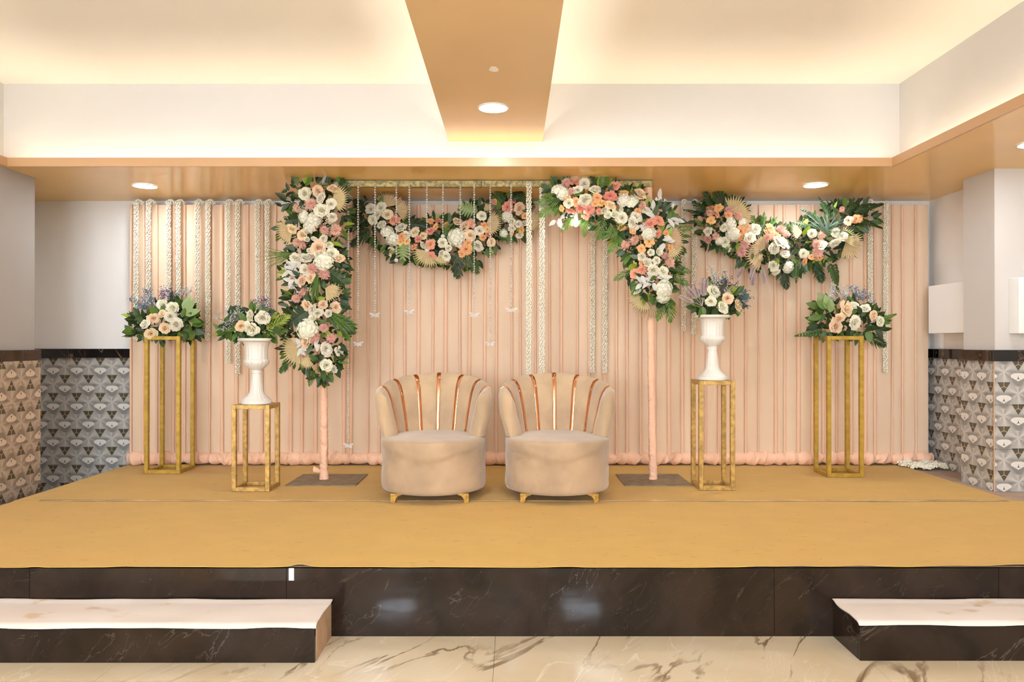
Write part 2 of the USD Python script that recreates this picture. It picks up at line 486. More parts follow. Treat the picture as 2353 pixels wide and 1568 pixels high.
t = thing('wall_left', 'white plaster wall of the recess behind the grey pillar', 'wall', kind='structure')
part('plaster', box(-4.45, -4.3, 5.5, BACK, 0, 3.4), 'white_paint', t)
t = thing('wall_right', 'white plaster wall of the recess right of the curtain', 'wall', kind='structure')
part('plaster', box(3.61, 3.8, 5.57, BACK, 0, 3.4), 'white_paint', t)
tiles(t, 'y', 3.606, 5.575, BACK - 0.02, S, TRIM0 - 0.001, 0.012, 'tile_side', u0=6.28)
part('grout', box(3.599, 3.6095, 5.571, BACK - 0.017, S, TRIM0), 'grout', t)
part('trim_tile', bevel(3.58, 3.609, 6.282, BACK - 0.031, TRIM0, TRIM1, 0.003), 'black_trim_stone', t)
part('trim_tile', bevel(3.58, 3.609, 5.575, 6.278, TRIM0, TRIM1, 0.003), 'black_trim_stone', t)

# pillar on the left
t = thing('pillar', 'grey plaster pillar with beige triangle-patterned tiles at its foot', 'pillar', kind='structure')
part('plaster', box(-4.6, -3.55, 4.2, 5.5, 0, ZSOF + 0.005), 'pillar_grey', t)
tiles(t, 'y', -3.545, 4.25, 5.51, 0.2, TRIM0 - 0.001, 0.036, 'tile_left', u0=4.98, sign=1)
part('grout', box(-3.5495, -3.53, 4.25, 5.508, 0.2, TRIM0), 'grout', t)
for a, b in ((4.25, 4.62), (4.622, 5.02), (5.022, 5.3), (5.302, 5.512)):
    part('trim_tile', bevel(-3.5495, -3.505, a, b, TRIM0, TRIM1, 0.003), 'brown_trim_stone', t)
# pillar on the right
t = thing('pillar', 'white plaster pillar with grey triangle-patterned tiles standing on the stage', 'pillar', kind='structure')
PX, PY0, PY1 = 3.40, 5.21, 5.57
part('plaster', box(PX, 4.6, PY0, PY1, 0, ZSOF + 0.005), 'pillar_white_dimmed', t)
tiles(t, 'y', PX - 0.002, PY0 - 0.002, PY1 + 0.004, S, TRIM0 - 0.001, 0.016, 'tile_side', u0=PY0 - 0.002, sign=-1, ulen=0.4)
tiles(t, 'x', PY0 - 0.002, PX - 0.016, 4.2, S, TRIM0 - 0.001, 0.016, 'tile_front', u0=PX - 0.016, ulen=0.6)
part('corner_strip', bevel(PX - 0.022, PX - 0.014, PY0 - 0.022, PY0 - 0.014, S, TRIM1, 0.001), 'plain_tan', t)
part('trim_tile', bevel(PX - 0.034, PX - 0.001, PY0 - 0.004, PY1 + 0.006, TRIM0, TRIM1, 0.003), 'brown_trim_stone', t)
part('trim_tile', bevel(PX - 0.034, 4.2, PY0 - 0.034, PY0 - 0.004, TRIM0, TRIM1, 0.003), 'black_trim_stone', t)

# ceiling: raised field inside a soffit with a lit trough, and a hanging beam
t = thing('ceiling', 'cream raised ceiling with gold painted soffit and hidden cove lighting', 'ceiling', kind='structure')
part('raised_panel', box(XL_COVE - 0.1, XR_COVE + 0.1, HY, COVE_Y + 0.1, ZCEIL, ZCEIL + 0.1), 'ceiling_paint', t)
part('cove_wall', box(XL_COVE - 0.1, XR_COVE + 0.1, COVE_Y, COVE_Y + 0.1, ZSOF + 0.012, ZCEIL), 'cove_paint', t)
part('cove_wall', box(XR_COVE, XR_COVE + 0.1, HY, COVE_Y, ZSOF + 0.012, ZCEIL), 'cove_paint', t)
part('cove_wall', box(XL_COVE - 0.1, XL_COVE, HY, COVE_Y, ZSOF + 0.012, ZCEIL), 'cove_paint', t)
part('soffit', box(HX0, HX1, LIP_Y, BACK, ZSOF, ZSOF + 0.012), 'gold_paint', t, label='gold painted soffit')
part('soffit', box(XR_LIP, HX1, HY, LIP_Y, ZSOF, ZSOF + 0.012), 'gold_paint', t, label='gold painted soffit')
part('soffit', box(HX0, XL_LIP, HY, LIP_Y, ZSOF, ZSOF + 0.012), 'gold_paint', t, label='gold painted soffit')
part('lip', box(XL_LIP, XR_LIP, LIP_Y - 0.001, LIP_Y + 0.014, ZSOF - 0.0005, ZLIP), 'lip_paint', t, label='peach front edge of the cove trough')
part('lip', box(XR_LIP - 0.001, XR_LIP + 0.014, HY, LIP_Y + 0.014, ZSOF - 0.0005, ZLIP), 'lip_paint', t, label='peach front edge of the cove trough')
part('lip', box(XL_LIP - 0.014, XL_LIP + 0.001, HY, LIP_Y + 0.014, ZSOF - 0.0005, ZLIP), 'lip_paint', t, label='peach front edge of the cove trough')
zs = ZSOF + 0.026
part('led_strip', box(XL_LIP, XR_LIP, LIP_Y + 0.05, LIP_Y + 0.062, zs, zs + 0.004), 'cove_glow', t)
part('led_strip', box(XR_LIP + 0.05, XR_LIP + 0.062, -6, LIP_Y, zs, zs + 0.004), 'cove_glow', t)
part('led_strip', box(XL_LIP - 0.062, XL_LIP - 0.05, -6, LIP_Y, zs, zs + 0.004), 'cove_glow', t)

BX0, BX1 = -0.454, 0.219
t = thing('ceiling_beam', 'gold painted dropped ceiling beam running away from the viewer', 'beam', kind='structure')
part('underside', box(BX0, BX1, HY, COVE_Y, ZBEAM, ZBEAM + 0.014), 'beam_paint', t)
part('core', box(BX0 + 0.15, BX1 - 0.15, HY, COVE_Y, ZBEAM + 0.014, ZCEIL), 'ceiling_paint', t)
for x0, x1, sx in ((BX0, BX0 + 0.012, BX0 + 0.05), (BX1 - 0.012, BX1, BX1 - 0.062)):
    part('lip', box(x0, x1, HY, COVE_Y, ZBEAM + 0.014, ZBEAM + 0.06), 'lip_paint', t)
    part('led_strip', box(sx, sx + 0.012, -6, COVE_Y - 0.02, ZBEAM + 0.02, ZBEAM + 0.024), 'cove_glow', t)
c = P(1135, 158, F * 1.455 / 632)
a = np.linspace(0, 2 * PI, 20, endpoint=False)
patch = sg.Polygon([(c[0] + (0.024 + 0.004 * math.sin(3 * q)) * math.cos(q), c[1] + (0.04 + 0.005 * math.sin(2 * q + 1)) * math.sin(q)) for q in a])
m = trimesh.creation.extrude_polygon(patch, 0.002, engine='earcut')
m.apply_translation((0, 0, ZBEAM - 0.0015))
part('putty_patch', m, 'ceiling_paint', t, label='pale patch of putty')

# rest of the hall, behind and beside the camera
for nm, lb, m in (('wall_front', 'cream end wall of the hall', box(HX0, HX1, HY - 0.15, HY, 0, 3.4)),
                  ('wall_west', 'cream long wall of the hall', box(HX0 - 0.15, HX0, HY, BACK, 0, 3.4)),
                  ('wall_east', 'cream long wall of the hall, opposite', box(HX1, HX1 + 0.15, HY, BACK, 0, 3.4))):
    t = thing(nm, lb, 'wall', kind='structure')
    part('plaster', m, 'hall_paint', t)

for k, wx in enumerate((-4.6, -2.2, 0.2)):  # unseen glowing panes, added to light the stage from the front
    t = thing(f'window_{k + 1}', 'added tall frosted fill light on the end wall, unseen behind the viewer', 'window', (wx, HY, 0.9), kind='structure')
    part('pane', box(wx - 0.8, wx + 0.8, HY + 0.02, HY + 0.03, 0.9, 2.5), 'fill_window_glow', t)
    for x0, x1, z0, z1 in ((wx - 0.86, wx + 0.86, 0.84, 0.9), (wx - 0.86, wx + 0.86, 2.5, 2.56), (wx - 0.86, wx - 0.8, 0.9, 2.5), (wx + 0.8, wx + 0.86, 0.9, 2.5), (wx - 0.02, wx + 0.02, 0.9, 2.5)):
        part('window_frame', box(x0, x1, HY + 0.001, HY + 0.05, z0, z1), 'white_plastic', t)

t = thing('floor', 'polished beige marble tile floor with brown veins', 'floor', kind='structure')
part('screed', box(HX0, HX1, HY, BACK, -0.1, -0.012), 'grout', t)
TW, TH, TX, TY = 1.6, 0.8, -0.077, 2.985
for j in range(-3, 1):
    for i in range(-3, 3):
        x0, y0 = TX + i * TW, TY + j * TH
        part('floor_tile', bevel(max(x0, HX0) + 0.0007, min(x0 + TW, HX1) - 0.0007, y0 + 0.0007, y0 + TH - 0.0007, -0.012, 0, 0.0006), 'floor_marble', t)
part('floor_tile', box(HX0, HX1, HY, TY - 3 * TH, -0.012, 0), 'floor_marble', t)

# ------------------------------------------------------------------ stage, steps, carpet
SF, SX0 = 3.43, -3.28
t = thing('stage', 'low stage platform faced with polished black marble slabs', 'stage', kind='structure')
part('platform', box(SX0, 4.6, SF + 0.02, BACK - 0.035, 0.0, S - 0.006), 'stage_floor', t)
part('platform_top', box(SX0 + 0.01, 4.6, SF + 0.03, BACK - 0.04, S - 0.008, S), 'stage_floor', t, label='bare brownish stage floor')
xs = [SX0] + [(p - CX) / F * SF for p in (69, 659, 1257, 1779, 2294)] + [3.3, 4.3]
for a, b in zip(xs, xs[1:]):
    part('marble_slab', bevel(a + 0.0008, b - 0.0008, SF, SF + 0.021, 0.0, S - 0.001, 0.0008), 'black_marble', t)


def wavy_sheet(x0, x1, y0f, y1, zf, nx=260, ny=40, th=0.0022):
    x = np.linspace(x0, x1, nx)
    e = np.array([y0f(q) for q in x])
    s = np.linspace(0, 1, ny) ** 2
    X = np.repeat(x[:, None], ny, 1)
    Y = e[:, None] + (y1 - e)[:, None] * s[None]
    Z = zf(X, Y, e[:, None])
    top = np.stack([X, Y, Z], -1)
    bot = top - [0, 0, th]
    loop = np.concatenate([top, bot[:, ::-1]], 1)
    v, f = grid(loop, close_v=True)
    caps = []
    n2 = 2 * ny
    for k in range(ny - 1):
        caps.append([k, k + 1, n2 - 2 - k]); caps.append([k, n2 - 2 - k, n2 - 1 - k])
    return v, np.vstack([f, np.array(caps), np.array(caps)[:, ::-1] + (nx - 1) * n2])


SEAM = 4.845
LIFT = [(-0.98, 0.045, 0.012), (0.25, 0.08, 0.004), (1.15, 0.06, 0.005), (1.32, 0.1, 0.007), (1.62, 0.12, 0.008), (2.08, 0.2, 0.007), (2.35, 0.12, 0.012), (2.9, 0.2, 0.02), (-2.2, 0.04, 0.003), (-1.8, 0.05, 0.003)]


def front_edge(x):
    return SF - 0.006 + 0.012 * (meshkit.noise(np.array([x * 1.7, 0, 0]), 3) - 0.5) + 0.008 * (meshkit.noise(np.array([x * 6.0, 0, 0]), 5) - 0.5)


def front_z(X, Y, E):
    z = S + 0.006 + 0.002 * meshkit.noise(np.stack([X * 3, Y * 3, 0 * X], -1), 1)
    near = np.exp(-((Y - E) / 0.05) ** 2)
    for c0, w, h in LIFT:
        z = z + h * near * np.exp(-((X - c0) / w) ** 2)
    seam = np.exp(-((Y - SEAM) / 0.012) ** 2)
    return z + seam * 0.004 * meshkit.noise(np.stack([X * 5, 0 * X, 0 * X], -1), 2)


t = thing('carpet', 'mustard yellow carpet along the front of the stage with a wavy cut edge', 'carpet', (0, SF, S))
part('sheet', wavy_sheet(-3.26, 4.2, front_edge, SEAM + 0.004, front_z, 420, 46), 'carpet', t, smooth=40)


def back_edge(x):
    return SEAM + 0.006 + 0.006 * (meshkit.noise(np.array([x * 2.3, 4, 0]), 7) - 0.5)


def back_z(X, Y, E):
    return S + 0.006 + 0.002 * meshkit.noise(np.stack([X * 3, Y * 3, 0 * X + 9], -1), 1) + 0.003 * np.exp(-((Y - E) / 0.02) ** 2) * meshkit.noise(np.stack([X * 4, 0 * X, 0 * X], -1), 4)


sh = wavy_sheet(-3.27, 3.30, back_edge, 6.36, back_z, 300, 40)
t = thing('carpet', 'mustard yellow carpet under the chairs and curtain, behind the taped seam', 'carpet', (0, SEAM, S))
part('sheet', sh, 'carpet', t, smooth=40)
# clear tape over the seam
x = np.linspace(-3.1, 3.25, 260)
zt = S + 0.0125 + 0.004 * meshkit.noise(np.stack([x * 5, 0 * x, 0 * x], -1), 2)
yt = SEAM + 0.004 + 0.012 * (meshkit.noise(np.stack([x * 1.1, 0 * x, 0 * x], -1), 12) - 0.5)
rows = [np.stack([x, yt + o, zt + h], -1) for o, h in ((-0.014, -0.0005), (0, 0.0012), (0.014, -0.0005))]
t = thing('seam_tape', 'thin strip of clear tape over the carpet seam in front of the chairs', 'tape', (0, SEAM, S))
part('strip', grid(np.stack(rows + [r - [0, 0, 0.003] for r in rows[::-1]], 1), close_v=True), 'tape', t, smooth=40)

# steps
ST = 0.170
t = thing('step', 'black marble step with a bare brown end, left of the stage front', 'step', (-2.2, 3.15, 0))
part('riser', bevel(-3.4, -0.838, 3.145, 3.165, 0, ST - 0.006, 0.001), 'black_marble', t, label='black marble front')
part('body', box(-3.4, -0.846, 3.165, SF - 0.001, 0, ST - 0.008), 'plain_tan', t)
part('side', bevel(-0.846, -0.836, 3.166, SF - 0.001, 0, ST - 0.008, 0.001), 'plain_tan', t, label='bare brown end board')
t = thing('step', 'black marble step with a black end, right of the stage front', 'step', (2.4, 3.15, 0))
part('riser', bevel(1.487, 4.0, 3.165, 3.185, 0, ST - 0.006, 0.001), 'black_marble', t)
part('body', box(1.497, 4.0, 3.185, SF - 0.001, 0, ST - 0.008), 'plain_tan', t)
part('side', bevel(1.486, 1.497, 3.186, SF - 0.001, 0, ST - 0.008, 0.001), 'black_marble', t)


def cloth(x0, x1, yf, yb, z, seed, droop):
    nx, ny = 220, 26
    X, s = np.meshgrid(np.linspace(x0, x1, nx), np.linspace(0, 1, ny), indexing='ij')
    jag = 0.008 * (meshkit.noise(np.stack([X[:, 0] * 4, 0 * X[:, 0], 0 * X[:, 0]], -1), seed) - 0.5)
    Y = (yf + jag[:, None]) + (yb - yf) * s
    Z = z + 0.004 * meshkit.noise(np.stack([X * 6, Y * 9, 0 * X], -1), seed + 1) + 0.007 * np.exp(-((Y - yb) / 0.03) ** 2)
    Z = Z - droop * np.clip((yf + 0.022 - Y) / 0.022, 0, 1) ** 1.6
    xe = X + np.where(X > (x0 + x1) / 2, 1, -1) * 0.012 * (meshkit.noise(np.stack([Y * 12, X, 0 * X], -1), seed + 2) - 0.5) * (np.abs(X - (x0 + x1) / 2) > (x1 - x0) * 0.49)
    top = np.stack([xe, Y, Z], -1)
    bot = top - [0, 0, 0.004]
    return grid(np.concatenate([top, bot[:, ::-1]], 1), close_v=True)


t = thing('step_cloth', 'stained white cloth laid on the left step', 'cloth', (-2.1, 3.3, ST))
part('sheet', cloth(-3.38, -0.832, 3.125, SF - 0.012, ST - 0.002, 21, 0.012), 'step_cloth_stained', t, smooth=50)
t = thing('step_cloth', 'stained white cloth laid on the right step', 'cloth', (2.5, 3.3, ST))
part('sheet', cloth(1.478, 3.98, 3.15, SF - 0.012, ST - 0.002, 31, 0.012), 'step_cloth_stained', t, smooth=50)
# white tag hanging over the riser
a, b = P(664, 1303, SF - 0.006), P(676, 1335, SF - 0.006)
t = thing('tag', 'small white tape tag stuck to the black stage riser', 'tag', (a[0], SF - 0.005, b[2]))
part('strip', bevel(a[0], b[0], SF - 0.003, SF, b[2], S, 0.0008), 'white_plastic', t)

# ------------------------------------------------------------------ lamps
dl = None


def downlight(px, py, z, label, loc=None):
    d = F * (z - ZC) / (CY - py) if loc is None else loc[1]
    c = np.array([(px - CX) / F * d, d, z]) if loc is None else np.array(loc)
    t = thing('downlight', label, 'light', c, group=None)
    th = np.linspace(0, 2 * PI, 40, endpoint=False)
    ring = lathe([(0.086, -0.001), (0.0875, -0.006), (0.094, -0.006), (0.097, -0.001)], 40)
    part('trim_ring', (ring[0] + c, ring[1][:, ::-1]), 'metal_ring', t, smooth=40)
    v = np.vstack([[0, 0, -0.004], np.stack([0.0865 * np.cos(th), 0.0865 * np.sin(th), 0 * th - 0.004], -1)])
    f = np.array([[0, 1 + (k + 1) % 40, 1 + k] for k in range(40)])
    part('diffuser', (v + c, f), 'downlight_glow', t)


downlight(333, 427, ZSOF, 'round recessed downlight in the soffit above the left end of the curtain')
downlight(1875, 425, ZSOF, 'round recessed downlight in the soffit above the right end of the curtain')
downlight(1134, 247, ZBEAM, 'round recessed downlight in the middle ceiling beam')
downlight(2379, 330, ZSOF, 'round recessed downlight cut off by the right edge of the picture')
HALL = [(-2.0, -0.8), (1.2, -0.8), (-2.0, -3.4), (1.2, -3.4), (-2.0, -6.0), (1.2, -6.0)]  # positions of unseen ceiling panels, added to light the stage from behind the camera
for k, (hx, hy) in enumerate(HALL):
    t = thing('ceiling_panel_light', 'added square panel light on the hall ceiling, unseen behind the viewer', 'light', (hx, hy, ZCEIL), group='added panel lights of the hall')
    part('frame', box(hx - 0.32, hx + 0.32, hy - 0.32, hy + 0.32, ZCEIL - 0.012, ZCEIL), 'metal_ring', t)
    part('diffuser', box(hx - 0.3, hx + 0.3, hy - 0.3, hy + 0.3, ZCEIL - 0.014, ZCEIL - 0.0125), 'panel_glow', t)
downlight(0, 0, ZBEAM, 'round recessed downlight in the beam behind the viewer', (0.0, -2.7, ZBEAM))
downlight(0, 0, ZBEAM, 'round recessed downlight in the beam over the viewer', (-0.1, 1.2, ZBEAM))

# ------------------------------------------------------------------ curtain
CY0 = 6.275
ctop = P(0, 470, CY0)[2]
cx0, cx1 = P(300, 0, CY0)[0], P(2135, 0, CY0)[0]
rng = np.random.default_rng(4)
t = thing('curtain', 'peach pleated backdrop curtain with a gathered hem behind the chairs', 'curtain', (0, CY0, S))
part('top_rail', box(cx0, cx1, CY0 + 0.03, CY0 + 0.06, ctop - 0.035, ctop - 0.005), 'steel_plate', t)
n = 61
edges = np.linspace(cx0, cx1, n + 1) + np.r_[0, rng.normal(0, 0.012, n - 1), 0]
zz = np.linspace(S + 0.09, ctop, 22)
for k in range(n):
    a, b = edges[k], edges[k + 1]
    w = b - a
    s = np.linspace(0, 1, 7)
    ph, lean = rng.uniform(0, 6), rng.normal(0, 0.004)
    sw = 0.005 * np.sin(zz * 1.3 + ph) * np.clip((ctop - zz) / 0.6, 0, 1)
    pts = np.stack([np.stack([a + w * s + sw[j] * (s > 0) * (s < 1), CY0 + 0.012 - 0.010 * np.sin(PI * s) * (0.6 + 0.4 * math.sin(z * 2 + ph)) + 0.006 * (1 - s), 0 * s + z], -1) for j, z in enumerate(zz)], 1)
    part('panel', grid(pts), 'peach_panel', t, smooth=True)
    # the stitched fold at the panel's left edge: a narrow rounded lap that stands proud
    fw = rng.uniform(0.014, 0.034)
    q = np.linspace(0, 1, 6)
    fx = a - 0.006 + fw * (0.5 - 0.5 * np.cos(PI * q))
    fy = CY0 + 0.010 - (0.016 + 0.005 * rng.uniform()) * np.sin(PI * np.clip(q * 0.85 + 0.1, 0, 1))
    pts = np.stack([np.stack([fx + sw[j] * 0.5 + lean * j / 22, fy, 0 * q + z], -1) for j, z in enumerate(zz)], 1)
    part('pleat', grid(pts), 'peach_pleat', t, smooth=True)
# gathered hem: a soft roll lying on the carpet
nx, na = 1300, 20
x = np.linspace(cx0 - 0.02, cx1 + 0.03, nx)
ang = np.linspace(-0.55 * PI, 0.62 * PI, na)
X, A = np.meshgrid(x, ang, indexing='ij')
idx = np.clip(np.searchsorted(edges, x) - 1, 0, n - 1)
u = np.clip((x - edges[idx]) / (edges[idx + 1] - edges[idx]), 0, 1)
size = rng.uniform(0.8, 1.2, n + 1)
puff = (0.70 + 0.30 * np.sin(PI * u) ** 0.6) * np.interp(x, edges, size)
r = 0.047 * np.repeat(puff[:, None], na, 1)
for k in range(170):
    c0 = rng.uniform(cx0, cx1)
    sl, w, am = rng.choice([-1, 1]) * rng.uniform(0.012, 0.045), rng.uniform(0.007, 0.015), rng.uniform(0.006, 0.016)
    near = np.abs(x - c0) < 0.2
    mid = rng.uniform(-0.6, 0.6)
    r[near] += am * np.exp(-np.abs(X[near] - c0 - sl * A[near] - 0.008 * np.sin(A[near] * 2)) / w) * np.exp(-((A[near] - mid) / 1.1) ** 2)
r += 0.006 * (meshkit.noise(np.stack([X * 9, A * 0.8, 0 * X], -1), 9) - 0.5)
hy = CY0 + 0.02 - r * np.cos(A) * 1.1
hz = S + 0.066 + r * np.sin(A) * 1.15
hz = np.maximum(hz, S + 0.009)
part('gathered_hem', grid(np.stack([X, hy, hz], -1)), 'peach_hem', t, smooth=True)

# ------------------------------------------------------------------ pearl strands
NG = {}


def strand(px, y_top, y_bot, d, label, group, seed, over=True, width=0.036):
    rg = np.random.default_rng(seed)
    z1, z0 = P(px, y_top, d)[2], P(px, y_bot, d)[2]
    x0 = P(px, 0, d)[0]
    pitch = 0.0105
    nz = int((z1 - z0) / pitch)
    pts = []
    lean = rg.normal(0, 0.004)
    for k in range(nz):
        z = z1 - k * pitch
        for q in range(5):
            a = k * 0.9 + q * 2 * PI / 5
            rr = width / 2 * rg.uniform(0.7, 1.05)
            pts.append((x0 + lean * k / nz + rr * math.cos(a), d + 0.7 * rr * math.sin(a), z + rg.uniform(-0.003, 0.003)))
    if over:
        for k in range(8):
            for q in range(5):
                a = k * 0.9 + q * 2 * PI / 5
                pts.append((x0 + width / 2 * math.cos(a) + k * 0.003, d + k * 0.006, z1 + 0.006 + 0.014 * math.sin(k / 7 * PI) + width / 3 * math.sin(a)))
    t = thing('pearl_strand', label, 'bead garland', (x0, d, z0), group=group)
    part('beads', scatter(ICO0, pts, rg.uniform(0.0058, 0.0075, len(pts))), 'pearl', t, smooth=True, kind='stuff')
    part('cord', tube([(x0, d, z1 + 0.004), (x0 + lean, d, z0)], 0.002, 5), 'petal_white', t)


LS = [(313, 787, 'cream pearl strand nearest the left end of the curtain'), (341, 760, 'second cream pearl strand from the left end of the curtain'),
      (387, 752, 'third cream pearl strand from the left, ending behind the tall stand bouquet'), (409, 756, 'fourth cream pearl strand from the left, ending behind the tall stand bouquet'),
      (453, 785, 'fifth cream pearl strand from the left, beside the tall stand bouquet'), (478, 786, 'cream pearl strand hanging clear right of the left tall stand bouquet'),
      (524, 837, 'cream pearl strand just left of the left urn bouquet'), (546, 864, 'cream pearl strand that passes behind the rim of the left urn'),
      (591, 760, 'left one of the two pearl strands above the left urn bouquet'), (614, 764, 'right one of the two pearl strands above the left urn bouquet')]
for k, (px, yb, lb) in enumerate(LS):
    strand(px, 466, yb, CY0 - 0.055, lb, None, 100 + k)
strand(1216, 419, 862, 5.565, 'white bead strand hanging from the gold beam, left of the pair by the right chair', None, 120, over=False)
strand(1246, 431, 862, 5.565, 'white bead strand hanging from the gold beam, right of the pair by the right chair', None, 121, over=False)
strand(1363, 486, 860, CY0 - 0.055, 'pearl strand below the right corner flowers, left of the pair', None, 122)
strand(1391, 486, 860, CY0 - 0.055, 'pearl strand below the right corner flowers, right of the pair', None, 123)
strand(1572, 466, 762, CY0 - 0.055, 'pearl strand right of the right pole, left of the pair', None, 124)
strand(1597, 466, 771, CY0 - 0.055, 'pearl strand that passes behind the feather grass of the right urn', None, 125)
strand(2001, 466, 787, CY0 - 0.055, 'pearl strand that ends behind the right tall stand bouquet', None, 126)
strand(2037, 470, 858, CY0 - 0.055, 'longest pearl strand, near the right end of the curtain', None, 127)
# heap on the carpet
rg = np.random.default_rng(9)
t = thing('pearl_heap', 'heap of loose pearl strands lying on the carpet at the right end of the curtain', 'bead garland', (3.45, 6.1, S))
for k, (u0, u1) in enumerate((((2070, 1071), (2150, 1078)), ((2090, 1080), (2178, 1081)))):
    pts = []
    for s in np.linspace(0, 1, 46):
        y = 6.2 - 0.1 * k + 0.03 * math.sin(s * 9 + k)
        px = u0[0] + (u1[0] - u0[0]) * s
        x0 = (px - CX) / F * y
        x0 = min(x0, 3.555)
        for q in range(8):
            a = rg.uniform(0, 2 * PI)
            rr = 0.032 * math.sqrt(rg.uniform())
            pts.append((x0 + rg.uniform(-0.01, 0.01), y + rr * math.cos(a) * 1.5, S + 0.017 + abs(rr * math.sin(a)) + 0.012 * math.sin(s * 7) ** 2))
    part('beads', scatter(trimesh.creation.icosphere(1), pts, rg.uniform(0.0085, 0.0115, len(pts))), 'pearl', t, smooth=True, kind='stuff')

# ------------------------------------------------------------------ gold beam on two wrapped poles
BY = 5.60
t = thing('gold_beam', 'worn gold rectangular crossbar resting on the two peach poles', 'beam', (-0.2, BY, P(0, 423, BY)[2]))
bz0, bz1 = P(0, 431, BY)[2], P(0, 416.5, BY)[2]
bx0, bx1 = P(735, 0, BY)[0], P(1499, 0, BY)[0]
bxm = P(1107, 0, BY)[0]
part('bar', bevel(bx0, bxm - 0.0006, BY - 0.03, BY + 0.03, bz0, bz1, 0.003), 'beam_gold', t)
part('bar', bevel(bxm + 0.0006, bx1, BY - 0.03, BY + 0.03, bz0, bz1, 0.003), 'beam_gold', t)
part('edge', bevel(bx0, bx1, BY - 0.034, BY + 0.034, bz1, bz1 + 0.004, 0.001), 'steel_plate', t)


def pole(px_top, px_bot, label, xp0, xp1, seed):
    d = BY + 0.01
    xt, xb = P(px_top, 0, d)[0], P(px_bot, 0, d)[0]
    nz, na = 420, 28
    z = np.linspace(S + 0.012, bz0, nz)
    a = np.linspace(0, 2 * PI, na, endpoint=False)
    Zg, A = np.meshgrid(z, a, indexing='ij')
    h = (Zg - S) / (bz0 - S)
    x = xb + (xt - xb) * h
    wr = np.exp(-h * 3.0) + 0.4
    tw = Zg * 34 + np.sin(A + 0.8) * 1.1
    n1 = (1 - np.abs(2 * meshkit.noise(np.stack([tw * 1.6, np.cos(A) * 0.7, np.sin(A) * 0.7], -1), seed) - 1)) ** 2
    r = 0.025 + 0.006 * wr * (n1 - 0.3) + 0.004 * meshkit.noise(np.stack([Zg * 6, np.cos(A), np.sin(A)], -1), seed + 1) + 0.004 * np.exp(-h * 14)
    v = np.stack([x + r * np.cos(A), d + r * np.sin(A), Zg + 0.006 * np.sin(A + 0.5) * (h > 0.01) * (h < 0.99)], -1)
    t = thing('pole', label, 'pole', (xb, d, S))
    part('cloth_wrap', grid(v, close_v=True), 'peach_wrap', t, smooth=True)
    yf, yb = F * (ZC - S - 0.008) / (1117 - CY), F * (ZC - S - 0.008) / (1091 - CY)
    part('base_plate', bevel(xp0, xp1, yf, yb, S + 0.008, S + 0.014, 0.001), 'steel_plate', t, label='flat grey-brown steel base plate')
    return t, xb, d


t, xb, d = pole(741, 746, 'pole wrapped in twisted peach cloth, under the left flower column', -1.645, -1.133, 40)
# loose knot of cloth near the foot
q = np.linspace(0, 1, 14)
kn = []
for s in q:
    a = np.linspace(0, 2 * PI, 12, endpoint=False)
    rr = 0.008 + 0.020 * s + 0.004 * np.sin(3 * a + 5 * s)
    kn.append(np.stack([xb - 0.02 - 0.055 * s + 0 * a, d - 0.02 + rr * np.cos(a) * 0.7, S + 0.075 + 0.012 * s + rr * np.sin(a)], -1))
part('knot', grid(np.array(kn), close_v=True), 'peach_wrap', t, smooth=True)
pole(1491, 1501, 'pole wrapped in twisted peach cloth, under the right flower corner', 0.815, 1.308, 50)


c = P(1324, 512, 5.47)
t = thing('spot_lamp', 'bright white lamp glaring through the leaves under the right corner flowers', 'light', c)
ball = trimesh.creation.icosphere(2)
part('bulb', (np.asarray(ball.vertices) * [0.022, 0.022, 0.03] + c, ball.faces), 'spot_glow', t, smooth=True)
sock = lathe([(0.0, 0.075), (0.016, 0.075), (0.019, 0.03), (0.017, 0.018), (0.0, 0.018)], 20)
part('socket', (sock[0] + c, sock[1]), 'white_plastic', t, smooth=40)
part('cord', tube([c + [0, 0, 0.07], c + [0.01, -0.02, 0.12], [c[0], BY + 0.03, bz0 + 0.01]], 0.003, 6), 'white_plastic', t)

# ------------------------------------------------------------------ crystal chains
def chain(px, y_bot, kind, label, seed, y_top=425):
    d = 5.545
    rg = np.random.default_rng(seed)
    z1, z0 = P(px, y_top, d)[2], P(px, y_bot, d)[2]
    x0 = P(px, 0, d)[0]
    t = thing('crystal_chain', label, 'bead chain', (x0, d, z0))
    pitch = 0.0185
    nb = int((z1 - z0) / pitch)
    pts = np.array([(x0 + 0.0012 * math.sin(k * 2.1), d, z1 - k * pitch) for k in range(nb)])
    big = trimesh.creation.icosphere(0)
    rad = np.where(np.arange(nb) < nb * 0.45, 0.0082, 0.0066)
    part('beads', scatter(big, pts, rad), 'crystal', t, kind='stuff')
    part('thread', tube([(x0, d, z1 + 0.012), (x0, d, z0)], 0.0008, 4), 'pale_bud', t)
    c = np.array([x0, d, z0 - 0.014])
    if kind == 'ball':
        v, f = trimesh.creation.icosphere(1).vertices * 0.016, trimesh.creation.icosphere(1).faces
        part('pendant', (v + c, f), 'crystal', t, label='faceted crystal ball')
    else:
        rot = rg.uniform(-0.4, 0.4)
        wings = []
        for s in (-1, 1):
            for up, L, w in ((0.45, 0.048, 0.018), (-0.35, 0.034, 0.016)):
                dirv = np.array([s * math.cos(rot), math.sin(rot) * s * 0.5, up + s * rot * 0.3])
                lf = leaf(L, w, 0.1, 0.1, 5)
                v, f = place(lf, c + np.array([0, -0.003, 0.004]), dirv, np.array([0, -1.0, 0.35]))
                wings.append((v, f)); wings.append((v + [0, 0.002, 0], f[:, ::-1]))
        part('wings', join(wings), 'crystal', t, smooth=40, label='clear butterfly wings')
        part('body', (trimesh.creation.icosphere(1).vertices * [0.006, 0.006, 0.018] + c, trimesh.creation.icosphere(1).faces), 'crystal', t)


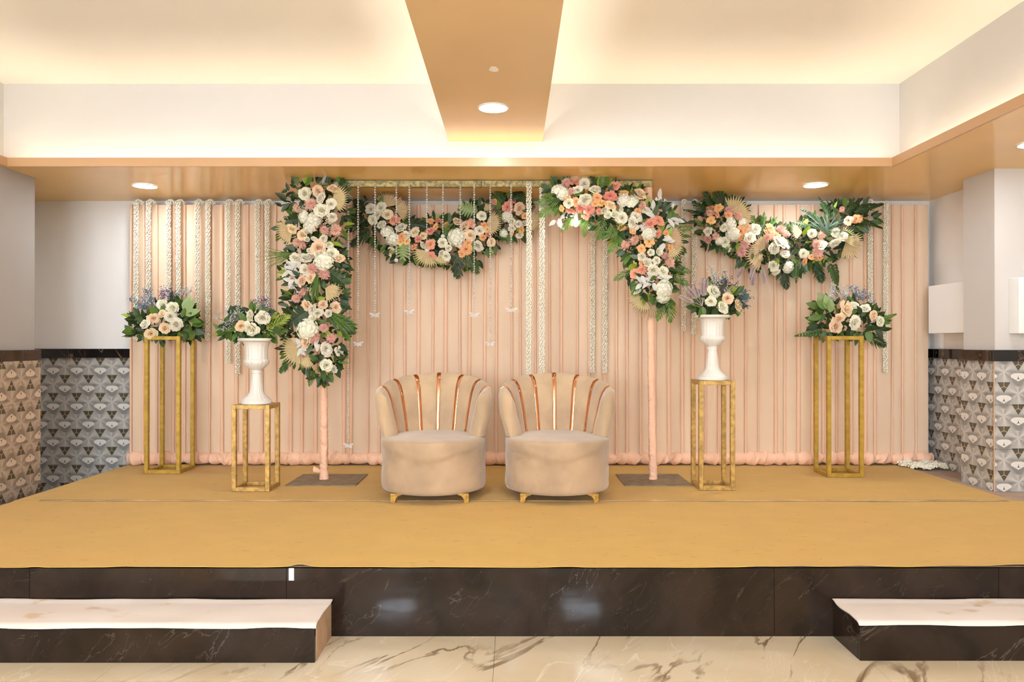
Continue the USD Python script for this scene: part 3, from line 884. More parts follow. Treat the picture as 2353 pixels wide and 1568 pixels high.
def leaf(L=1.0, W=0.4, foldv=0.25, droop=0.2, n=6, pointy=0.8):
    tt = np.linspace(0, 1, n + 1)
    w = W / 2 * np.sin(PI * tt ** pointy) ** 0.85
    w[0] = W * 0.03; w[-1] = 0.0
    z = -droop * L * tt ** 2
    l = np.stack([-w, L * tt, z + foldv * w], -1)
    m = np.stack([0 * tt, L * tt, z], -1)
    r = np.stack([w, L * tt, z + foldv * w], -1)
    return grid(np.stack([r, m, l], 1))


CH = [(801, 1022, 'fly', 'longest crystal chain, hanging to a butterfly beside the left pole'), (823, 788, 'fly', 'crystal chain with a butterfly just right of the left flower column'),
      (862, 722, 'fly', 'crystal chain with a butterfly, left part of the centre garland'), (911, 594, 'ball', 'crystal chain ending in a crystal ball below the left end of the centre garland'),
      (941, 715, 'fly', 'crystal chain with a butterfly above the left chair'), (981, 572, 'ball', 'crystal chain ending in a ball over the coral flowers at the garland centre'),
      (1018, 539, 'ball', 'shortest crystal chain, ending in a ball at the garland centre'), (1058, 562, 'ball', 'crystal chain ending in a ball over the hydrangea at the garland centre'),
      (1090, 721, 'fly', 'crystal chain with a butterfly right of the garland centre'), (1127, 788, 'fly', 'crystal chain with a butterfly above the gap between the chairs'),
      (1175, 710, 'fly', 'crystal chain with a butterfly at the right end of the centre garland')]
for k, (px, yb, kd, lb) in enumerate(CH):
    chain(px, yb, kd, lb, 60 + k)


# ------------------------------------------------------------------ flower and leaf shapes
def petal(phi, wid, R, h, curl, cup, rg, nu=5, nv=5, r0=0.12, ruffle=0.0):
    u = np.linspace(-1, 1, nu)
    v = np.linspace(0, 1, nv)
    U, V = np.meshgrid(u, v, indexing='ij')
    a = phi + U * wid * np.sin(np.clip(V * 0.8 + 0.2, 0, 1) * PI / 2) * (1 - 0.35 * V ** 6)
    tip = 1 - 0.16 * np.abs(U) ** 2.5 * V
    r = (r0 + (R - r0) * V ** cup) * (0.94 + 0.06 * (1 - U ** 2)) + curl * np.clip(V - 0.75, 0, 1) * 2.0
    z = h * np.sin(V * PI / 2 * 1.05) * tip - curl * 1.5 * np.clip(V - 0.75, 0, 1)
    if ruffle:
        ph = rg.uniform(0, 6)
        z = z + ruffle * V ** 2 * np.sin(U * 4 + ph)
        r = r + ruffle * 0.8 * V ** 2 * np.cos(U * 5 + ph)
    return grid(np.stack([r * np.cos(a), r * np.sin(a), z], -1))


def rose(seed, openness=1.0):
    rg = np.random.default_rng(seed)
    ps = []
    lay = [(3, 0.17, 0.80, 0.0, 1.3, 0.5), (3, 0.30, 0.82, 0.02, 1.25, 0.5), (4, 0.45, 0.80, 0.05, 1.05, 0.5), (5, 0.62, 0.72, 0.09, 0.9, 0.5), (5, 0.80, 0.60, 0.13, 0.85, 0.55), (6, 0.97, 0.40, 0.16, 0.74, 0.6)]
    for L, (k, R, h, curl, wid, cup) in enumerate(lay):
        o = rg.uniform(0, 6)
        for i in range(k):
            ps.append(petal(o + i * 2 * PI / k + rg.normal(0, 0.16), wid * rg.uniform(0.85, 1.15), R * rg.uniform(0.86, 1.1) * (0.8 + 0.2 * openness), h * rg.uniform(0.84, 1.12), curl * rg.uniform(0.6, 1.5), cup, rg, r0=0.06 + 0.08 * L / 5, ruffle=0.012 * L))
    v, f = join(ps)
    return v - [0, 0, 0.25], f


def bud(seed):
    rg = np.random.default_rng(seed)
    ps = []
    for L, (k, R, h, curl, wid) in enumerate([(3, 0.35, 1.1, 0.0, 1.2), (4, 0.7, 1.0, 0.05, 0.9), (5, 0.95, 0.75, 0.12, 0.75)]):
        o = rg.uniform(0, 6)
        for i in range(k):
            ps.append(petal(o + i * 2 * PI / k, wid, R, h * rg.uniform(0.9, 1.1), curl, 0.6, rg, r0=0.1))
    v, f = join(ps)
    return v - [0, 0, 0.3], f


def peony(seed):
    rg = np.random.default_rng(seed)
    ps = []
    for L, (k, R, h, curl, wid) in enumerate([(5, 0.3, 0.5, 0.05, 0.7), (6, 0.55, 0.45, 0.08, 0.6), (7, 0.8, 0.34, 0.1, 0.55), (7, 1.0, 0.16, 0.1, 0.55)]):
        o = rg.uniform(0, 6)
        for i in range(k):
            ps.append(petal(o + i * 2 * PI / k + rg.normal(0, 0.12), wid, R * rg.uniform(0.88, 1.08), h * rg.uniform(0.85, 1.15), curl, 0.75, rg, r0=0.08, ruffle=0.07))
    v, f = join(ps)
    return v - [0, 0, 0.1], f


def mum(seed):
    rg = np.random.default_rng(seed)
    ps = []
    for k, el, L in ((8, 82, 0.5), (14, 66, 0.64), (20, 50, 0.78), (26, 34, 0.9), (28, 18, 0.98), (28, 2, 1.0), (20, -16, 0.95)):
        o = rg.uniform(0, 6)
        for i in range(k):
            a, e, l = o + i * 2 * PI / k + rg.normal(0, 0.08), math.radians(el + rg.normal(0, 5)), L * rg.uniform(0.88, 1.08)
            d = np.array([math.cos(a) * math.cos(e), math.sin(a) * math.cos(e), math.sin(e)])
            nrm = np.array([-math.cos(a) * math.sin(e), -math.sin(a) * math.sin(e), math.cos(e)])
            lf = leaf(l, 0.13, 0.6, -0.2, 3, 1.3)
            ps.append(place(lf, d * 0.08, d, nrm))
    ps.append((np.asarray(trimesh.creation.icosphere(1).vertices) * [0.55, 0.55, 0.42], np.asarray(trimesh.creation.icosphere(1).faces)))
    return join(ps)


def hydrangea(seed, n=46):
    rg = np.random.default_rng(seed)
    ps = []
    for k in range(n):
        zf = 1 - 0.95 * (k + 0.5) / n
        a = k * 2.39996 + rg.normal(0, 0.1)
        rr = math.sqrt(max(0, 1 - zf * zf))
        d = unit(np.array([rr * math.cos(a), rr * math.sin(a), zf * 0.75]) + rg.normal(0, 0.08, 3))
        c = d * np.array([0.85, 0.85, 0.62]) * rg.uniform(0.92, 1.05)
        x = unit(np.cross(d, [0.3, 0.5, 0.8]))
        y = np.cross(d, x)
        ro = rg.uniform(0, 6)
        for q in range(4):
            b = ro + q * PI / 2
            dv = math.cos(b) * x + math.sin(b) * y + d * 0.25
            ps.append(place(leaf(0.23 * rg.uniform(0.8, 1.2), 0.24, 0.3, -0.1, 3, 1.15), c, dv, d))
    ps.append((np.asarray(DOME.vertices) * [0.8, 0.8, 0.55], np.asarray(DOME.faces)))
    return join(ps)


DOME = trimesh.creation.icosphere(2)
FL = {'rose': [rose(s, o) for s, o in ((1, 1), (2, 1), (3, 0.8), (4, 1.1), (5, 0.9))], 'bud': [bud(11), bud(12), bud(13)], 'peony': [peony(s) for s in (21, 22, 23)],
      'chrysanthemum': [mum(31), mum(32), mum(33)], 'hydrangea': [hydrangea(41), hydrangea(42), hydrangea(43)]}
KIND = {'W': ('rose', 'white', 'white rose'), 'P': ('rose', 'peach', 'peach rose'), 'E': ('rose', 'cream', 'cream rose'), 'O': ('peony', 'orange', 'orange peony'), 'K': ('peony', 'coral', 'coral pink peony'),
        'M': ('peony', 'mauve', 'dusky pink peony'), 'C': ('chrysanthemum', 'pink', 'pale pink chrysanthemum'), 'H': ('hydrangea', 'blossom', 'white hydrangea head'), 'S': ('bud', 'white', 'small white rosebud')}


def fan(n=15, spread=2.3, seed=0):
    rg = np.random.default_rng(seed)
    vs, fs = [], []
    for k in range(n):
        a0, a1 = -spread / 2 + spread * k / n, -spread / 2 + spread * (k + 1) / n
        am = (a0 + a1) / 2
        R = rg.uniform(0.9, 1.05)
        pt = lambda a, r, z: (r * math.sin(a), r * math.cos(a), z)
        o = len(vs)
        vs += [(0, 0, 0), pt(a0, 0.68, 0.0), pt(am, 0.68, 0.045), pt(a1, 0.68, 0.0), pt(am, R, 0.02 + rg.normal(0, 0.03))]
        fs += [(o, o + 2, o + 1), (o, o + 3, o + 2), (o + 1, o + 2, o + 4), (o + 2, o + 3, o + 4)]
    return np.array(vs, float), np.array(fs)


def monstera(seed=0):
    """A split leaf: solid along the midrib, its margin cut into curved lobes."""
    rg = np.random.default_rng(seed)
    vs, fs = [], []
    n = 7
    wf = lambda q: 0.50 * math.sin(PI * min(1, (q * 0.84 + 0.14))) ** 0.75
    for s in (-1, 1):
        for k in range(n):
            t0, t1 = k / n, (k + 1) / n
            o = len(vs)
            sh = 0.02 + 0.20 * t0
            w0, w1 = wf(t0 + 0.04), wf(t1 - 0.04)
            inn = 0.34
            vs += [(0, t0, 0.0), (0, t1, 0.0),
                   (s * w0 * inn, t0 + sh * 0.4, -0.03), (s * w1 * inn, t1 + sh * 0.4, -0.03),
                   (s * w0 * 0.75, t0 + 0.035 + sh * 0.75, -0.06), (s * w1 * 0.75, t1 - 0.02 + sh * 0.75, -0.05),
                   (s * w0, t0 + 0.06 + sh, -0.13), (s * w1, t1 - 0.03 + sh, -0.12)]
            q = [(0, 1, 3, 2), (2, 3, 5, 4), (4, 5, 7, 6)]
            for a_, b_, c_, d_ in q:
                fs += [(o + a_, o + b_, o + c_), (o + a_, o + c_, o + d_)]
    return np.array(vs, float), np.array(fs)


def frond(seed=0, n=11, ll=0.42, lw=0.05, droop=0.25, angle=0.9):
    """A palm or fern frond of unit length."""
    rg = np.random.default_rng(seed)
    tt = np.linspace(0, 1, 7)
    mid = np.stack([0 * tt, tt, -droop * tt ** 2], -1)
    ps = [tube(mid, 0.008 * (1.2 - tt), 4)]
    for k in range(n):
        q = 0.15 + 0.83 * k / (n - 1)
        b = np.array([0, q, -droop * q * q])
        for s in (-1, 1):
            a = angle * (1 - 0.45 * q) + rg.normal(0, 0.07)
            dv = np.array([s * math.sin(a), math.cos(a), -0.15 + rg.normal(0, 0.08)])
            ps.append(place(leaf(ll * math.sin(PI * (0.25 + 0.65 * q)) * rg.uniform(0.9, 1.1), lw * rg.uniform(0.9, 1.2), 0.3, 0.2, 4, 0.75), b, dv, np.array([0, 0, 1.0])))
    ps.append(place(leaf(0.2, lw, 0.3, 0.1, 4), mid[-1] * 0.97, np.array([0, 1.0, -0.3]), np.array([0, 0, 1.0])))
    return join(ps)


def blades(seed=0, n=22, spread=0.9, width=0.02, droop=0.35):
    rg = np.random.default_rng(seed)
    ps = []
    for k in range(n):
        a = rg.uniform(-spread / 2, spread / 2)
        L = rg.uniform(0.6, 1.05)
        d = np.array([math.sin(a), math.cos(a), rg.normal(0.12, 0.15)])
        ps.append(place(leaf(L, width * rg.uniform(0.8, 1.3), 0.4, droop * rg.uniform(0.2, 1.2), 5, 0.7), rg.normal(0, 0.02, 3), d, np.array([0, 0, 1.0]) + rg.normal(0, 0.3, 3)))
    return join(ps)


def plume(seed=0):
    rg = np.random.default_rng(seed)
    ps = [tube([(0, 0, 0), (0, 0.5, 0), (0, 1, -0.05)], 0.006, 4)]
    for k in range(330):
        q = rg.uniform(0.42, 1.0)
        a = rg.uniform(0, 2 * PI)
        e = 0.45
        d = np.array([math.cos(a) * e, 1.0, math.sin(a) * e])
        L = 0.13 * (1.15 - abs(q - 0.6))
        ps.append(place(leaf(L, 0.016, 0, 0, 2), np.array([0, q - 0.08, 0]), d, np.array([math.cos(a + 1.5), 0.1, math.sin(a + 1.5)])))
    return join(ps)


def sprig(tip_pts, base, rg, nb=9):
    """Fine branching stems with a bud at each end: (stems, buds)."""
    stems, buds = [], []
    for tip in tip_pts:
        base, tip = np.asarray(base), np.asarray(tip)
        L = np.linalg.norm(tip - base)
        mid = (base + tip) / 2 + rg.normal(0, 0.04 * L, 3)
        stems.append(tube([base, mid, tip], 0.0011, 4))
        for k in range(nb):
            q = rg.uniform(0.45, 1.0)
            p = base * (1 - q) + tip * q + rg.normal(0, 0.01 * L, 3)
            e = p + unit(unit(tip - base) + rg.normal(0, 0.55, 3)) * rg.uniform(0.02, 0.05)
            stems.append(tube([p, e], 0.0008, 3))
            for j in range(4):
                e2 = e + rg.normal(0, 0.009, 3)
                buds.append(e2)
    return join(stems), scatter(OCT, buds, rg.uniform(0.0032, 0.0052, len(buds)))


LEAFSET = {'dark': 5, 'deep': 5, 'mid': 4, 'bright': 1.2, 'grey': 1.4}


class Bunch:
    """A flower arrangement: an outline in pixels of the photograph, a back depth and a bulge towards the viewer give every stem its place in space."""

    def __init__(self, name, label, cat, outline, to_px, d_back, bulge, base, seed):
        self.to = to_px
        self.poly = sg.Polygon([to_px(*p) for p in outline]).buffer(0)
        self.d, self.b = d_back, bulge
        self.rg = np.random.default_rng(seed)
        self.t = thing(name, label, cat, base)
        mx = 0
        for q in self.rg.uniform(0, 1, (400, 2)):
            x0, y0, x1, y1 = self.poly.bounds
            p = sg.Point(x0 + (x1 - x0) * q[0], y0 + (y1 - y0) * q[1])
            if self.poly.contains(p):
                mx = max(mx, self.poly.exterior.distance(p))
        self.mx = mx

    def at(self, x, y, extra=0.0):
        p = sg.Point(x, y)
        k = self.poly.exterior.distance(p) / self.mx if self.poly.contains(p) else 0.0
        k = min(k, 1.0)
        d = self.d - self.b * math.sqrt(k * (2 - k)) - extra
        return P(x, y, d), d, k

    def inside(self):
        x0, y0, x1, y1 = self.poly.bounds
        while True:
            p = (self.rg.uniform(x0, x1), self.rg.uniform(y0, y1))
            if self.poly.contains(sg.Point(p)):
                return p

    def outward(self, x, y):
        """Direction in the picture plane from the arrangement's core to this point."""
        ring = self.poly.exterior
        q = ring.interpolate(ring.project(sg.Point(x, y)))
        v = np.array([q.x - x, -(q.y - y)])
        n = np.linalg.norm(v)
        return v / n if n > 1e-6 else np.array([0, 1.0])

    def flowers(self, text, pull=0.03):
        for item in text.split():
            k, x, y, s = item[0], *map(float, item[1:].split(','))
            nm, colr, lb = KIND[k]
            (x, y), s = self.to(x, y), s * self.to.k
            p, d, q = self.at(x, y, pull)
            r = s / 2 / F * d * 1.2
            out = self.outward(x, y)
            n = np.array([out[0] * 0.7 * (1 - q), -1.0, out[1] * 0.7 * (1 - q) + 0.05]) + self.rg.normal(0, 0.42, 3) * [1, 0.3, 1]
            v = FL[nm][self.rg.integers(len(FL[nm]))]
            part(nm, face(v, p, n, self.rg.uniform(0, 6.28), r), 'petal_' + colr, self.t, smooth=True, label=lb)

    def leaves(self, n, L=0.085, edge=0.5, kinds=LEAFSET, W=0.42, over=0.55):
        ks, ws = list(kinds), np.array(list(kinds.values()), float)
        ws /= ws.sum()
        ring = self.poly.exterior
        for i in range(n):
            k = ks[self.rg.choice(len(ks), p=ws)]
            ll = L * self.rg.uniform(0.7, 1.2)
            if i < n * edge:
                e = ring.interpolate(self.rg.uniform(0, ring.length))
                c = self.poly.representative_point()
                x, y = e.x, e.y
                px = ll * F / self.d
                # root the leaf inside the outline
                best = None
                for a in self.rg.uniform(0, 2 * PI, 14):
                    bx, by = x - math.cos(a) * px * over, y - math.sin(a) * px * over
                    pt = sg.Point(bx, by)
                    sc = self.poly.exterior.distance(pt) if self.poly.contains(pt) else -1
                    sc = sc * self.rg.uniform(0.6, 1)
                    if best is None or sc > best[0]:
                        best = (sc, bx, by, math.cos(a), -math.sin(a))
                _, bx, by, dx, dz = best
                p, d, q = self.at(bx, by, -0.005)
                up = np.array([dx, self.rg.normal(-0.1, 0.25), dz])
            else:
                x, y = self.inside()
                p, d, q = self.at(x, y, self.rg.uniform(-0.035, 0.012))
                out = self.outward(x, y)
                a = math.atan2(out[1], out[0]) + self.rg.normal(0, 1.1)
                up = np.array([math.cos(a), self.rg.normal(-0.25, 0.25), math.sin(a)])
            nrm = np.array([0, -1.0, 0.25]) + self.rg.normal(0, 0.42, 3)
            m = leaf(ll, ll * W * self.rg.uniform(0.8, 1.2), 0.22, self.rg.uniform(0.0, 0.25), 6)
            part('leaf', place(m, p, up, nrm), 'leaf_' + k, self.t, smooth=True)

    def filler(self, n=420, L=0.06, matname='leaf_deep'):
        ps = []
        for i in range(n):
            x, y = self.inside()
            p, d, q = self.at(x, y, -0.04 - 0.06 * self.rg.uniform())
            a = self.rg.uniform(0, 2 * PI)
            ps.append(place(leaf(L * self.rg.uniform(0.7, 1.3), L * 0.5, 0.2, 0.1, 3), p, np.array([math.cos(a), self.rg.normal(-0.1, 0.3), math.sin(a)]), np.array([0, -1.0, 0.2]) + self.rg.normal(0, 0.4, 3)))
        part('filler_foliage', join(ps), matname, self.t, smooth=True, kind='stuff')

    def put(self, nm, mesh, matname, x, y, ang, size, pull=0.0, label=None, tilt=-0.12, width=1.0):
        """One big leaf or frond: root at x, y, pointing at ang degrees (0 right, 90 up), size in the same pixels."""
        x, y = self.to(x, y)
        p, d, q = self.at(x, y, pull)
        a = math.radians(ang)
        v, f = mesh
        v = v * [width, 1, 1]
        part(nm, place((v, f), p, np.array([math.cos(a), tilt, math.sin(a)]), np.array([0, -1.0, 0.2]) + self.rg.normal(0, 0.15, 3), size * self.to.k / F * d), matname, self.t, smooth=35, label=label)

    def white_sprays(self, pts, matname='petal_white_leaf', L=0.075, label='white leaf', n=5):
        for x, y in pts:
            x, y = self.to(x, y)
            for i in range(n):
                p, d, q = self.at(x + self.rg.normal(0, 7), y + self.rg.normal(0, 7), 0.02)
                a = self.rg.uniform(0, 2 * PI)
                part('leaf', place(leaf(L * self.rg.uniform(0.7, 1.1), L * 0.42, 0.25, 0.1, 6), p, np.array([math.cos(a), -0.3, math.sin(a)]), np.array([0, -1.0, 0.3]) + self.rg.normal(0, 0.3, 3)), matname, self.t, smooth=True, label=label)

    def sprigs(self, base, tips, matname, label, pull=0.0, nb=9):
        bx, by = self.to(*base)
        pb, d, _ = self.at(bx, by, 0)
        tp = [P(*self.to(*q), d - pull + self.rg.normal(0, 0.02)) for q in tips]
        st, bd = sprig(tp, pb, self.rg, nb)
        s = part('flower_sprig', st, 'twig', self.t, smooth=True, label=label)
        part('buds', bd, matname, s, kind='stuff')


class Zoom:
    def __init__(self, ox, oy, scale):
        self.o, self.k = (ox, oy), 1 / scale

    def __call__(self, x, y):
        return self.o[0] + x * self.k, self.o[1] + y * self.k


FRONDS = [frond(s) for s in (1, 2, 3)]
FERN = [frond(s, n=16, ll=0.22, lw=0.045, droop=0.3, angle=1.1) for s in (4, 5)]
VINE = [frond(s, n=9, ll=0.2, lw=0.1, droop=0.3, angle=1.0) for s in (6, 7)]
PALM = [frond(s, n=12, ll=0.5, lw=0.06, droop=0.15, angle=0.7) for s in (8, 9)]
FANS = [fan(15, 2.3, 1), fan(17, 2.6, 2), fan(13, 2.0, 3)]

# --- A: column of flowers on the left pole
A = Bunch('floral_column', 'tall column of white, peach and pink flowers hanging down the left pole', 'flower arrangement',
          [(330, 95), (480, 75), (640, 85), (690, 140), (690, 250), (730, 300), (700, 420), (650, 520), (700, 620), (690, 760), (690, 880), (660, 960), (740, 1090), (700, 1150), (660, 1240), (670, 1330), (600, 1400), (540, 1470), (440, 1400), (340, 1330), (270, 1290), (280, 1180), (250, 1100), (290, 980), (260, 920), (290, 840), (230, 780), (260, 690), (250, 600), (320, 540), (240, 450), (250, 370), (310, 310), (250, 270), (290, 160)],
          Zoom(560, 380, 2.904), 5.60, 0.20, (-1.43, 5.55, S + 0.9), 201)
A.filler(520)
for x, y, ang, sz, k in ((590, 230, 10, 125, 0), (330, 430, 185, 125, 1), (545, 820, -25, 120, 2), (380, 1220, 205, 140, 0), (430, 1280, 250, 90, 2)):
    A.put('fan_leaf', FANS[k], 'fan_beige', x, y, ang, sz, 0.01, 'dried beige fan palm leaf')
A.put('monstera_leaf', monstera(1), 'leaf_deep', 400, 350, 190, 110, 0.0, 'dark green split leaf')
A.put('monstera_leaf', monstera(2), 'leaf_deep', 560, 700, -40, 150, 0.02, 'dark green split leaf')
A.put('monstera_leaf', monstera(3), 'leaf_deep', 440, 960, 215, 185, 0.0, 'dark green split leaf')
A.put('grass_spray', blades(1, 26, 0.9), 'leaf_blade', 330, 590, 195, 215, 0.0, 'spray of thin olive grass blades')
A.put('grass_spray', blades(2, 30, 0.55, 0.035), 'leaf_mid', 495, 720, 262, 230, 0.03, 'hanging bright green grass blades')
A.put('grass_spray', blades(3, 30, 0.8, 0.03), 'leaf_mid', 570, 985, -38, 230, 0.0, 'spray of green grass blades')
A.put('palm_frond', PALM[0], 'leaf_dark', 540, 1000, -25, 190, 0.0)
A.put('palm_frond', PALM[1], 'leaf_dark', 330, 1270, 230, 130, 0.0)
A.put('palm_frond', FRONDS[2], 'leaf_mid', 480, 1360, 245, 110, 0.0)
A.leaves(210, 0.085)
A.leaves(30, 0.08, kinds={'grey': 3, 'mid': 1})
A.white_sprays([(290, 680), (300, 775), (350, 765), (345, 660), (335, 1225), (385, 1205), (505, 1230)])
A.white_sprays([(590, 110), (670, 590)], 'petal_silver_leaf', 0.08, 'silver grey leaf')
A.flowers('W410,187,75 P497,172,78 P598,160,72 W515,222,70 C452,262,75 C362,283,60 W523,300,82 W585,260,62 H405,345,80 H465,370,95 H440,410,85 W592,345,55 C538,437,55 C615,430,70 P325,425,62 P393,465,70 S423,497,35 S470,498,42 W532,490,50 C362,518,65 C405,535,50 '
          'P500,550,90 S572,530,45 W447,573,50 W492,597,45 W590,588,68 W345,620,70 W418,622,75 H535,640,120 P632,620,75 C460,687,72 W410,697,62 C537,732,78 P390,772,70 P447,752,65 C402,853,65 C355,888,55 P425,935,65 P532,930,65 P617,948,68 W462,965,62 '
          'W497,988,60 S567,990,48 S465,1022,52 H428,1095,130 C535,1085,55 C482,1153,66 C582,1155,62 P420,1178,78 O340,1180,50 W550,1230,78 W635,1240,56 W555,1335,68 W605,1362,52')
A.sprigs((420, 300), [(390, 290), (440, 280), (470, 310)], 'petal_blossom', 'tiny white filler blossoms', 0.03)
A.sprigs((540, 400), [(510, 360), (560, 370), (580, 410)], 'petal_blossom', 'tiny white filler blossoms', 0.03)

# --- B: garland over the middle of the curtain
B = Bunch('floral_garland', 'drooping garland of white, orange and coral flowers over the middle of the curtain', 'flower arrangement',
          [(80, 400), (120, 300), (170, 240), (300, 220), (430, 270), (500, 370), (590, 420), (640, 370), (740, 370), (850, 380), (900, 290), (990, 260), (1080, 270), (1110, 215), (1200, 195), (1350, 215), (1400, 330), (1390, 450), (1330, 530), (1260, 540), (1180, 520), (1150, 590), (1060, 640), (1010, 680), (950, 740), (860, 760), (740, 730), (640, 720), (540, 680), (440, 690), (340, 620), (240, 560), (150, 500)],
          Zoom(780, 380, 3.136), 6.16, 0.19, (-0.6, 6.1, S + 1.7), 202)
B.filler(560)
for x, y, ang, sz, k in ((350, 300, 80, 120, 0), (410, 330, 20, 110, 1), (1060, 420, 0, 125, 1), (650, 620, 235, 130, 0), (740, 640, 270, 90, 2), (1350, 400, -10, 110, 0), (1050, 330, 70, 70, 2)):
    B.put('fan_leaf', FANS[k], 'fan_beige', x, y, ang, sz, 0.01, 'dried beige fan palm leaf')
B.put('monstera_leaf', monstera(4), 'leaf_variegated', 990, 330, 165, 120, 0.02, 'pale striped split leaf')
B.put('monstera_leaf', monstera(5), 'leaf_variegated', 470, 540, 265, 130, 0.02, 'pale striped split leaf')
B.put('palm_frond', PALM[0], 'leaf_deep', 230, 400, 175, 190, 0.0)
B.put('palm_frond', PALM[1], 'leaf_deep', 250, 450, 215, 190, 0.0)
B.put('palm_frond', PALM[0], 'leaf_deep', 240, 360, 140, 160, 0.0)
B.put('palm_frond', PALM[1], 'leaf_deep', 450, 400, -10, 180, 0.0)
B.put('palm_frond', PALM[0], 'leaf_deep', 850, 590, 270, 200, 0.0)
B.put('palm_frond', PALM[1], 'leaf_dark', 900, 590, 300, 190, 0.0)
B.put('palm_frond', PALM[0], 'leaf_dark', 1190, 300, 110, 130, 0.0)
B.put('palm_frond', PALM[1], 'leaf_deep', 1230, 290, 60, 150, 0.0)
B.put('grass_spray', blades(5, 18, 1.6, 0.05), 'leaf_mid', 760, 500, 60, 110, 0.02, 'short green grass tuft')
B.put('grass_spray', blades(6, 14, 1.2, 0.05), 'leaf_mid', 1160, 400, 80, 110, 0.0, 'short green grass tuft')
B.put('grass_spray', blades(7, 18, 1.0, 0.025), 'twig', 260, 540, 250, 130, 0.0, 'dry brown twigs')
B.leaves(230, 0.082)
B.flowers('W225,315,62 W300,305,68 W275,355,55 E345,355,68 K397,390,78 W243,393,62 W305,430,62 W445,450,74 H345,480,90 H385,530,95 E545,483,68 O447,512,52 O440,552,48 O487,547,45 W485,500,50 E380,625,62 K567,530,52 P603,510,56 K655,473,62 O658,402,48 K718,400,54 O695,442,46 O768,430,48 '
          'K655,570,70 W605,575,50 K535,590,55 K660,660,72 W745,560,60 W787,597,50 W735,635,50 W772,655,62 H845,520,120 P850,403,64 P910,440,78 P945,505,78 K947,420,62 W1010,470,66 W1028,365,66 O1042,432,44 O1068,463,48 O1035,520,48 W1000,580,72 O930,562,58 O915,607,78 O882,640,50 P1095,555,66 '
          'K870,575,50 K1075,500,46 O1122,265,40 K1122,265,50 K1215,300,72 K1250,252,52 P1298,312,74 W1243,408,58 W1292,422,52 H1210,370,74 O1340,365,46 O1315,465,48 W1300,505,46 O1245,487,42 W1335,420,48 H1185,490,58 W1245,455,46')

# --- C: corner cascade on the right pole
C = Bunch('floral_cascade', 'slanting cascade of white, coral and orange flowers over the right pole corner', 'flower arrangement',
          [(230, 230), (210, 130), (280, 90), (420, 65), (560, 95), (720, 110), (760, 160), (860, 150), (900, 250), (1000, 260), (1080, 320), (1100, 430), (1140, 540), (1090, 620), (1130, 740), (1080, 830), (1060, 950), (1010, 960), (940, 900), (840, 880), (800, 810), (750, 770), (790, 680), (720, 600), (700, 530), (640, 490), (560, 440), (480, 400), (380, 360), (300, 330)],
          Zoom(1180, 380, 2.904), 5.60, 0.20, (1.0, 5.55, S + 1.4), 203)
C.filler(560)
for x, y, ang, sz, k in ((910, 890, 262, 150, 1), (880, 880, 225, 120, 0), (1040, 500, 10, 110, 0), (1040, 540, -40, 105, 2), (420, 110, 85, 60, 1), (460, 120, 50, 70, 0)):
    C.put('fan_leaf', FANS[k], 'fan_beige', x, y, ang, sz, 0.01, 'dried beige fan palm leaf')
for x, y, ang, sz, k in ((330, 230, 185, 160, 0), (320, 260, 205, 150, 1), (420, 330, 225, 130, 2), (480, 340, 270, 120, 0), (600, 330, 255, 150, 1), (640, 380, 290, 130, 2), (720, 430, 195, 150, 0), (740, 470, 220, 140, 1), (1060, 680, -10, 120, 2), (1060, 720, -35, 130, 0), (1040, 860, 275, 170, 1), (1010, 900, 250, 130, 2), (600, 150, 70, 90, 0), (640, 150, 110, 90, 1), (1080, 430, 10, 110, 1), (790, 700, 205, 120, 0), (860, 760, 235, 110, 1)):
    C.put('palm_frond', FRONDS[k], 'leaf_frond' if k else 'leaf_mid', x, y, ang, sz, 0.0)
C.leaves(190, 0.082)
C.leaves(30, 0.075, kinds={'bright': 3, 'mid': 2})
C.white_sprays([(1050, 370), (970, 265), (1050, 300), (930, 320), (860, 385), (990, 510), (930, 760), (985, 750), (870, 790), (850, 750), (300, 345), (1075, 380), (350, 350)], L=0.08)
C.flowers('C357,120,64 K415,112,58 W475,122,70 H300,165,85 H330,190,80 W430,165,58 C383,175,48 W547,165,74 K680,135,64 K650,205,80 O562,215,58 O420,243,54 W480,230,90 O360,220,44 W372,250,60 O590,252,62 O548,255,48 K575,308,42 P650,270,64 O735,185,58 H735,235,85 H790,245,85 P847,195,80 C855,270,62 O832,310,48 W890,305,62 '
          'S607,300,48 S632,332,48 S678,332,54 S712,300,48 K445,285,62 K505,295,68 K485,330,60 K380,305,58 O322,288,38 W725,350,76 W800,385,76 O725,412,48 W815,345,62 O797,440,42 K912,390,78 K973,370,68 K967,455,50 O1023,455,44 C803,498,64 C755,533,68 O907,510,62 O855,557,54 S918,583,44 S860,610,52 S970,578,48 S957,635,48 S893,650,58 '
          'C1005,607,58 C1042,650,64 O1050,550,44 O795,660,44 O850,652,34 W935,700,74 W1000,710,66 K860,697,62 K812,725,66 H905,455,90 H1005,825,110 H1000,880,80')

